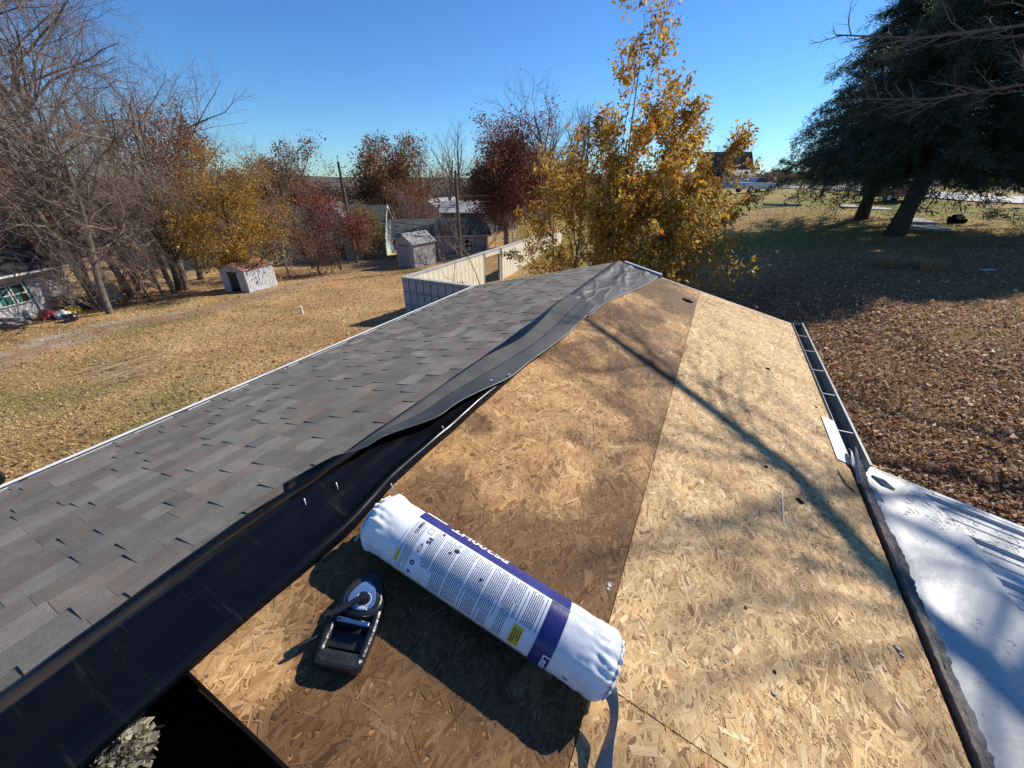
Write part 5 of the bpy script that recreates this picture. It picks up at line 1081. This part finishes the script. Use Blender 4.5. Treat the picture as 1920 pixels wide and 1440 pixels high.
make_tree('inner_sapling', 'pale bare sapling growing inside the block building', tree_meshes(35, 3.8, 0.035, dict(SM, k=[9, 4, 3, 2], f0=[0.45, 0.2, 0.1, 0]), 0, rsplit=0.012, twigm='dry_stick'), on_ground((-11.2, 18.6, 0)), 0.3, 1.0)
make_tree('bare_tree', 'tall bare tree on the skyline past the copper brown tree', tree_meshes(15, 12, 0.3, SM), atT(803, 92), 0, 1.25)
skyt = [o for o in COL.objects if o.get('label') == 'tall bare tree on the skyline past the copper brown tree'][0]
place_copy(skyt, atT(862, 84), 2.0, 1.3, 'tall bare tree on the skyline above the grey pole'); place_copy(skyt, atT(760, 100), 4.0, 1.15, 'lower bare tree on the skyline behind the copper brown tree')
# far woods: the same few kinds again, out beyond the houses
fr_ = random.Random(77); pool = [t for t in COL.objects if t.get('category') == 'tree' and t.get('label', '').startswith(('russet', 'broad russet', 'slender bare', 'rounded copper', 'orange brown', 'tall bare tree on the skyline past'))]
for i in range(90):
    u = fr_.uniform(-150, 1120); d = fr_.uniform(66, 130); s = fr_.choice(pool)
    p_ = atT(u, d); sc = fr_.uniform(0.75, 1.15) * (0.75 if 600 < u < 700 else 1)
    place_copy(s, p_, fr_.uniform(0, 6.28), sc, 'distant autumn tree in the woods beyond the houses', 'far woods beyond the houses')
for i in range(26):
    u = fr_.uniform(1330, 1960); d = fr_.uniform(75, 140); s = fr_.choice([t for t in pool if 'bare' in t['label']] + [pool[0]])
    place_copy(s, atT(u, d), fr_.uniform(0, 6.28), fr_.uniform(0.5, 0.8), 'distant leafless tree beyond the upper lawn', 'far trees beyond the upper lawn')
hg = np.random.default_rng(8); n = 70000      # solid far wooded ridge
th = hg.uniform(-1.25, 1.25, n) ; d = hg.uniform(190, 640, n); hx, hy = d * np.sin(th), d * np.cos(th); X, Y = hx * CY - hy * SY, hx * SY + hy * CY
P = np.stack([X, Y, gz(X, Y) + hg.uniform(0, 6, n) * hg.random(n)], -1)
V, Fq, c = leaf_quads(hg, P, np.tile([[0, 0, 1.]], (n, 1)), 1.5, [[0.13, 0.10, 0.085], [0.17, 0.11, 0.075], [0.10, 0.085, 0.075], [0.20, 0.12, 0.07]], -0.4, 0.7, 0.5)
stuff(bigmesh('far_woodland', V, Fq, M['leaf'], None, c), 'brown wooded hills on the horizon', 'woods')
# yellow sapling thicket right behind the gable: compound leaves in pairs on drooping twigs
SAP = dict(SM); SAP.update(taper=0.08, k=[13, 6, 4], n=[10, 7, 5], wander=[0.04, 0.10, 0.12], up=[0.03, 0.05, -0.01], leaf_from=1, f0=[0.12, 0.15, 0], ang=[(25, 55), (25, 55), (30, 60)], len=[(0.32, 0.5), (0.4, 0.7), (0.4, 0.6)], rmin=0.004, shape=0.75)
SAPP = [[0.60, 0.36, 0.04], [0.52, 0.27, 0.03], [0.46, 0.18, 0.03], [0.48, 0.36, 0.07], [0.30, 0.12, 0.03], [0.64, 0.46, 0.10], [0.34, 0.26, 0.06]]
for i, (u, d, H, seed, nl) in enumerate([(1160, 11.2, 6.9, 41, 6000), (1235, 11.8, 5.0, 42, 5600), (1090, 11.6, 5.0, 43, 5600), (1300, 12.4, 4.0, 64, 4200), (1180, 12.6, 5.4, 45, 5600), (1048, 13.4, 4.6, 46, 4500), (1270, 10.6, 3.4, 47, 5500), (1130, 10.4, 3.6, 48, 5500), (1205, 11.0, 4.2, 49, 7000)]):
    make_tree('yellow_sapling', 'young tree with yellow orange drooping leaves in the thicket behind the gable', tree_meshes(seed, H, 0.055, SAP, int(nl * 1.1), 0.09, SAPP, (fr_.uniform(-.03, .03), fr_.uniform(-.03, .03)), 'bark', 'bark', 0.07, rsplit=0.012, droop=0.7, tipbias=lambda T: np.clip(1.25 - T[:, 2] / 7.0, 0.10, 1) * np.clip(T[:, 2] / 1.8, 0.12, 1)), atT(u, d), i * 1.3, 1.0, 'yellow saplings behind the gable')
make_tree('low_bush', 'low leafy bush with pale leaves at the foot of the sapling thicket', tree_meshes(50, 2.2, 0.05, SH, 3000, 0.10, OLV_P + SAPP[:2], spread=0.15, rsplit=0.02), atT(1300, 10.4), 0, 1.0)
# conifers
def conifer(seed, H, Rm, z0, lean, name, label, loc, dens=1.0, rt=0.3, offc=(0, 0)):
    g = random.Random(seed); t = thing(name, label, 'tree', loc); segs = []; tips = []
    ax = lambda z: Vector((lean[0] * z, lean[1] * z, z))
    for i in range(12): segs.append((tuple(ax(H * i / 12 - (0.2 if i == 0 else 0))), tuple(ax(H * (i + 1) / 12)), rt * (1 - 0.9 * i / 12) * (1.25 if i == 0 else 1), rt * (1 - 0.9 * (i + 1) / 12)))
    V, Fq = tubes_from_segs(segs); bigmesh('trunk', V, Fq, M['bark_dark'], t, None, True)
    segs = []; n = int(230 * dens); Pq = []; Dq = []
    for i in range(n):
        f = (i + g.random()) / n; z = z0 + (H - z0) * f; a = i * 2.399 + g.uniform(-.3, .3)
        Lb = Rm * (1 - f) ** 0.75 * g.uniform(0.7, 1.12) + 0.25; d = Vector((math.cos(a), math.sin(a), 0.25 - 0.1 * (1 - f))); p = ax(z); k = 8
        for j in range(k):
            d = (d + Vector((g.gauss(0, .06), g.gauss(0, .06), -0.075 + g.gauss(0, .04)))).normalized(); q = p + d * Lb / k
            segs.append((tuple(p), tuple(q), 0.035 * (1 - j / k) + 0.004, 0.035 * (1 - (j + 1) / k) + 0.004)); p = q
            if j >= 1:
                for m in range(3):
                    b = (d + Vector((g.gauss(0, .7), g.gauss(0, .7), g.gauss(-.1, .35)))).normalized(); l = g.uniform(0.25, 0.75)
                    for e in range(int(7 * (1 if Lb > 1 else 0.6))): Pq.append(p + b * l * (e + 1) / 7); Dq.append(b)
    V, Fq = tubes_from_segs(segs); bigmesh('limbs', V, Fq, M['bark_dark'], t)
    gg = np.random.default_rng(seed); Pq = np.array(Pq); Dq = np.array(Dq); rep = 6; Pq = np.repeat(Pq, rep, 0); Dq = np.repeat(Dq, rep, 0)
    V, Fq, c = leaf_quads(gg, Pq, Dq * 1.6, 0.15, [[0.055, 0.088, 0.058], [0.075, 0.105, 0.062], [0.042, 0.070, 0.052], [0.10, 0.11, 0.06]], 0.12, 0.15, 0.06)
    bigmesh('crown', V, Fq, M['leaf'], t, c); return t
pc1, t1 = at(1676, 441); pc2, t2 = at(1613, 411)
hdv = lambda x, y: hd(x, y)
l1 = hdv(0.10, 0.02); l2 = hdv(0.03, 0.05)
conifer(61, 8.9, 4.1, 1.9, l1, 'conifer', 'big dark conifer with leaning trunk in front of the road', pc1, 1.2, 0.30)
conifer(62, 10.0, 4.4, 1.9, l2, 'conifer', 'second dark conifer with a thinner trunk behind the leaning one', pc2, 1.0, 0.26)
conifer(63, 8.0, 3.2, 2.3, (0, 0), 'conifer', 'dense conifer next to the leaning one, closest to the road', on_ground(hd(20, 15.5) + (0,)), 1.0, 0.3)
# bare tree right of the house whose limbs shade the boards
BIG = dict(BARE); BIG.update(k=[7, 6, 5, 4], n=[8, 8, 6, 4], wander=[0.04, 0.12, 0.16, 0.18], up=[0.03, 0.05, 0.05, 0.06], leaf_from=3, f0=[0.35, 0.2, 0.15, 0], ang=[(40, 75), (30, 60), (30, 60), (30, 60)], len=[(0.55, 0.8), (0.4, 0.7), (0.4, 0.6), (0.4, 0.6)], rmin=0.006)
bx = hd(11.6, 6.2); bb = on_ground(bx + (0,))
bmesh_ = tree_meshes(71, 9.5, 0.26, BIG)
yard = make_tree('yard_tree', 'bare spreading tree beyond the lean-to whose branches cross the conifers', bmesh_, bb, 2.3, 1.0)
# its two long limbs: one towards the conifers, one over the roof
def limb(pts, r0, parent, seed, nsub=26, sub=(0.5, 1.4)):
    g = random.Random(seed); segs = []; P_ = [Vector(p) for p in pts]; n = len(P_); tips = []
    for i in range(n - 1): segs.append((tuple(P_[i]), tuple(P_[i + 1]), r0 * (1 - 0.6 * i / (n - 1)), r0 * (1 - 0.6 * (i + 1) / (n - 1))))
    for k in range(nsub):
        f = 0.25 + 0.75 * (k + g.random()) / nsub; x = f * (n - 1); i0 = min(int(x), n - 2); b = P_[i0].lerp(P_[i0 + 1], x - i0); axd = (P_[i0 + 1] - P_[i0]).normalized()
        o = axd.orthogonal().normalized(); o.rotate(Matrix.Rotation(g.uniform(0, 6.28), 3, axd)); d = (axd * 0.8 + o * 0.7 + Vector((0, 0, 0.15))).normalized()
        grow(g, b, d, g.uniform(*sub) * (1.2 - 0.5 * f), 0.016, 0, dict(k=[6, 3], n=[6, 4], wander=[0.13, 0.15], up=[0.07, 0.06], leaf_from=9, f0=[0.2, 0], ang=[(30, 60), (30, 60)], len=[(0.4, 0.7), (0.4, 0.6)], rmin=0.005), segs, tips)
    V, Fq = tubes_from_segs(segs); o = bigmesh('limb', V, Fq, M['bark'], parent); Mi = parent.matrix_basis.inverted(); o.matrix_local = Mi; return o
def pv(hx, hy, z): x, y = hd(hx, hy); return (x, y, z)
bpy.context.view_layer.update()
limb([pv(11.6, 6.2, 1.6), pv(11.2, 8.2, 2.4), pv(10.6, 10.2, 2.7), pv(9.7, 12.0, 2.9), pv(8.6, 13.4, 3.3)], 0.045, yard, 5, 30, (0.6, 1.5))
limb([pv(11.6, 6.2, 1.0), pv(11.4, 8.0, 1.6), pv(10.8, 9.8, 1.7), pv(9.9, 11.2, 1.6), pv(9.0, 12.2, 1.75)], 0.04, yard, 6, 30, (0.6, 1.4))
SV = np.array(SUNV)
def sunward(u, v, dist): p = np.array(on_slope(u, v)); return Vector(p + SV * dist)
limb([pv(11.6, 6.2, 3.0), tuple(sunward(1920, 1310, 7.6)), tuple(sunward(1640, 1060, 7.2)), tuple(sunward(1480, 880, 7.2)), tuple(sunward(1290, 735, 7.3)), tuple(sunward(1100, 600, 7.8))], 0.085, yard, 7, 22, (0.6, 1.8))
# ------------------------------------------------------------------ ground cover
def scatter(n, azl, azr, d0, d1, seed):
    g = np.random.default_rng(seed); a = g.uniform(azl, azr, n); d = np.exp(g.uniform(math.log(d0), math.log(d1), n)); hx, hy = d * np.sin(a), d * np.cos(a)
    X, Y = hx * CY - hy * SY, hx * SY + hy * CY; keep = ~((X > -3.8) & (X < 1.3) & (Y < 6.1)) & ~((X > 0) & (X < 4.2) & (Y < 3.0)) & ~((np.abs(X - WX) < 0.3) & (Y > WY)); return g, X[keep], Y[keep], hx[keep], hy[keep]
# matted dry grass on the left, leaf-strewn grass on the right
def blades(name, n, azl, azr, d0, d1, seed, label, hmin, hmax, pal):
    g, X, Y, hx, hy = scatter(n, azl, azr, d0, d1, seed); td = track_dist(X, Y); k = g.random(len(X)) < np.clip((td - 0.4) / 1.2, 0.12, 1); X, Y, hx, hy = X[k], Y[k], hx[k], hy[k]
    n = len(X); b = np.stack([X, Y, gz(X, Y) - 0.005], -1); a = g.uniform(0, 6.283, n); L = g.uniform(hmin, hmax, n) * (0.7 + 0.6 * fbm(X, Y, 1.5, 2)); lean = g.uniform(0.5, 1.6, n)
    dv = np.stack([np.cos(a) * np.sin(lean), np.sin(a) * np.sin(lean), np.cos(lean)], -1); s = np.stack([-np.sin(a), np.cos(a), np.zeros(n)], -1)
    dist = np.hypot(hx, hy); wd = (0.004 + 0.0010 * dist)[:, None]
    V = np.stack([b - s * wd, b + s * wd, b + dv * L[:, None]], 1).reshape(-1, 3); pal = np.asarray(pal)
    c = ground_colour(X, Y) * 1.12 * g.uniform(0.6, 1.5, (n, 1)); mixp = pal[g.integers(0, len(pal), n)]; c = c * 0.6 + mixp * 0.4
    stuff(bigmesh(name, V, np.arange(3 * n).reshape(-1, 3), M['grass'], None, np.repeat(c, 3, 0)), label, 'grass')
M['grass'] = attrmat('grass', 0.85, 0.1, 3, 0.2, 0.2)
blades('dry_grass', 130000, R(-60), R(5), 6.5, 40, 1, 'matted dry tan grass of the downhill yard', 0.04, 0.10, [[0.45, 0.31, 0.14], [0.36, 0.24, 0.10], [0.52, 0.39, 0.20], [0.26, 0.22, 0.08]])
blades('lawn_grass', 150000, R(12), R(60), 3.5, 45, 2, 'short leaf strewn grass of the uphill yard', 0.03, 0.08, [[0.36, 0.25, 0.11], [0.26, 0.23, 0.08], [0.44, 0.32, 0.16]])
g, X, Y, hx, hy = scatter(150000, R(20), R(62), 3.4, 22, 3)
k = g.random(len(X)) < np.clip(2.6 * fbm(X, Y, 1.5, 6) - 0.55, 0.08, 1) * np.clip((19 - np.hypot(hx, hy)) / 7, 0.06, 1); X, Y = X[k], Y[k]; n = len(X)
D = g.normal(0, 1, (n, 3)); D[:, 2] *= 0.35
V, Fq, c = leaf_quads(g, np.stack([X, Y, gz(X, Y) + 0.025], -1), D * 2, 0.056, [[0.38, 0.22, 0.125], [0.30, 0.165, 0.095], [0.46, 0.30, 0.18], [0.21, 0.12, 0.075], [0.60, 0.46, 0.33]], 0, 0.6, 0.012)
stuff(bigmesh('fallen_leaves', V, Fq, M['leaf'], None, c), 'brown fallen leaves covering the uphill yard', 'leaves')
g, X, Y, hx, hy = scatter(14000, R(-60), R(0), 9, 40, 9); n = len(X)
D = g.normal(0, 1, (n, 3)); D[:, 2] *= 0.3
V, Fq, c = leaf_quads(g, np.stack([X, Y, gz(X, Y) + 0.03], -1), D * 2, 0.085, [[0.42, 0.27, 0.13], [0.30, 0.16, 0.07], [0.52, 0.38, 0.22]], 0, 0.6, 0.02)
stuff(bigmesh('fallen_leaves', V, Fq, M['leaf'], None, c), 'sparse pale leaves scattered over the downhill yard', 'leaves')
# raked stick windrow in the downhill yard
sr = random.Random(12)
for i in range(46):
    f = sr.random(); u = 175 + f * 120 + sr.gauss(0, 28); v = 718 - f * 50 + sr.gauss(0, 14); p, _ = at(u, v); d = Vector(hd(1, 1.1 + sr.gauss(0, .35)) + (0,)).normalized() * sr.uniform(0.15, 0.65)
    a, b, c_ = p - d, p + Vector((0, 0, sr.uniform(0.04, 0.12))), p + d; a.z = float(gz(a.x, a.y)) + 0.02; c_.z = float(gz(c_.x, c_.y)) + sr.uniform(0.02, 0.1)
    tag(MB().tube([a, b, c_], [0.008, 0.011, 0.004], 5).build('dry_stick', M['dry_stick']), 'pale dry stalk in the raked windrow on the downhill yard', 'stick', 'raked stalks on the downhill yard')
# pipe stub, cart wheel, stump, slabs, mounds
p, _ = at(567, 588)
t = thing('pipe_stub', 'short white capped pipe standing in the downhill lawn', 'pipe', p); MB().tube([(0, 0, -0.05), (0, 0, .30)], 0.06, 12).build('shaft', M['white_paint'], t); MB().tube([(0, 0, .30), (0, 0, .36)], 0.075, 12).build('cap', M['white_paint'], t)
p, _ = at(-6, 912)
t = thing('cart_wheel', 'black tyre with yellow hub standing below the shingled eave', 'wheel', p, YAW + 0.9)
prof = [(0.10, 0.05), (0.15, 0.065), (0.17, 0.05), (0.175, 0), (0.17, -0.05), (0.15, -0.065), (0.10, -0.05)]
vs = [(math.cos(q * math.pi / 12) * r, y, 0.175 + math.sin(q * math.pi / 12) * r) for q in range(24) for r, y in prof]; n = len(prof)
MB().add(vs, [(q * n + j, q * n + j + 1, ((q + 1) % 24) * n + j + 1, ((q + 1) % 24) * n + j) for q in range(24) for j in range(n - 1)], True).build('tyre', M['rubber'], t)
MB().tube([(0, -0.045, 0.175), (0, 0.045, 0.175)], 0.105, 20).build('hub', M['yellow_paint'], t); MB().tube([(0, -0.07, 0.175), (0, 0.07, 0.175)], 0.03, 10).build('axle', M['black_plastic'], t)
p, _ = at(1790, 418); t = thing('charred_logs', 'small heap of charred logs on the green lawn by the road', 'logs', p, 0.3)
for i in range(5): MB().tube([(-.35 + i * .05, -.12 + .1 * (i % 3), .08 + .09 * (i // 2)), (.3, -.1 + .09 * i, .1 + .08 * (i // 2))], 0.09, 9).build('log', M['dark_void'], t)
for i, (u, v, rz, L, W_) in enumerate([(1710, 415, 0.2, 2.4, 1.2), (1640, 392, 0.3, 2.2, 1.3), (1735, 428, 0.15, 2.0, 1.1), (1590, 388, 0.2, 2.0, 0.8)]):
    p, _ = at(u, v); o = MB().box((0, 0, 0.0), (W_, L, 0.10)).build('pavement_slab', M['concrete'], None, 0.01); o.location = p + Vector((0, 0, 0.02)); o.rotation_euler = (0, 0, YAW - 0.75 + rz); struct(o)
p, _ = at(1850, 508); o = tag(MB().box((0, 0, .02), (.4, .12, .02)).build('pale_board', M['dirty_white'], None, 0.005), 'pale flat board lying in the shaded uphill yard', 'board'); o.location = p; o.rotation_euler = (0, 0, YAW)
p, _ = at(1465, 387); o = tag(MB().box((0, 0, .1), (2.4, .25, .18)).build('old_timber', M['grey_wood'], None, 0.01), 'old timber lying on the upper lawn', 'timber'); o.location = p; o.rotation_euler = (0, 0, YAW - 0.4)
tg = np.random.default_rng(33)
for i, (u, v) in enumerate([(1665, 500), (1738, 505)]):
    p, _ = at(u, v); n = 420; a = tg.uniform(0, 6.28, n); ln = tg.uniform(0.15, 0.45, n); b = np.array(p) + np.stack([np.cos(a), np.sin(a), a * 0], -1) * tg.uniform(0, 0.28, (n, 1)); tip = b + np.stack([np.cos(a) * 0.6, np.sin(a) * 0.6, np.full(n, 0.85)], -1) * ln[:, None]; s_ = np.stack([-np.sin(a), np.cos(a), a * 0], -1) * 0.012
    o = bigmesh('grass_tuft', np.stack([b - s_, b + s_, tip], 1).reshape(-1, 3), np.arange(3 * n).reshape(-1, 3), M['grass'], None, np.repeat(np.array([[0.42, 0.28, 0.15]]) * tg.uniform(.6, 1.4, (n, 1)), 3, 0)); tag(o, 'dry grass tuft at the shadow edge of the uphill yard', 'grass tuft', 'dry tufts in the uphill yard')
# chain-link fence posts and rails behind the block building
for i in range(6):
    p = atT(912 + i * 16, 40 + i * 1.2); tag(MB().tube([p, p + Vector((0, 0, 1.25))], 0.03, 8).build('fence_post', M['galv']), 'thin metal fence post behind the block building', 'fence post', 'fence posts behind the block building')
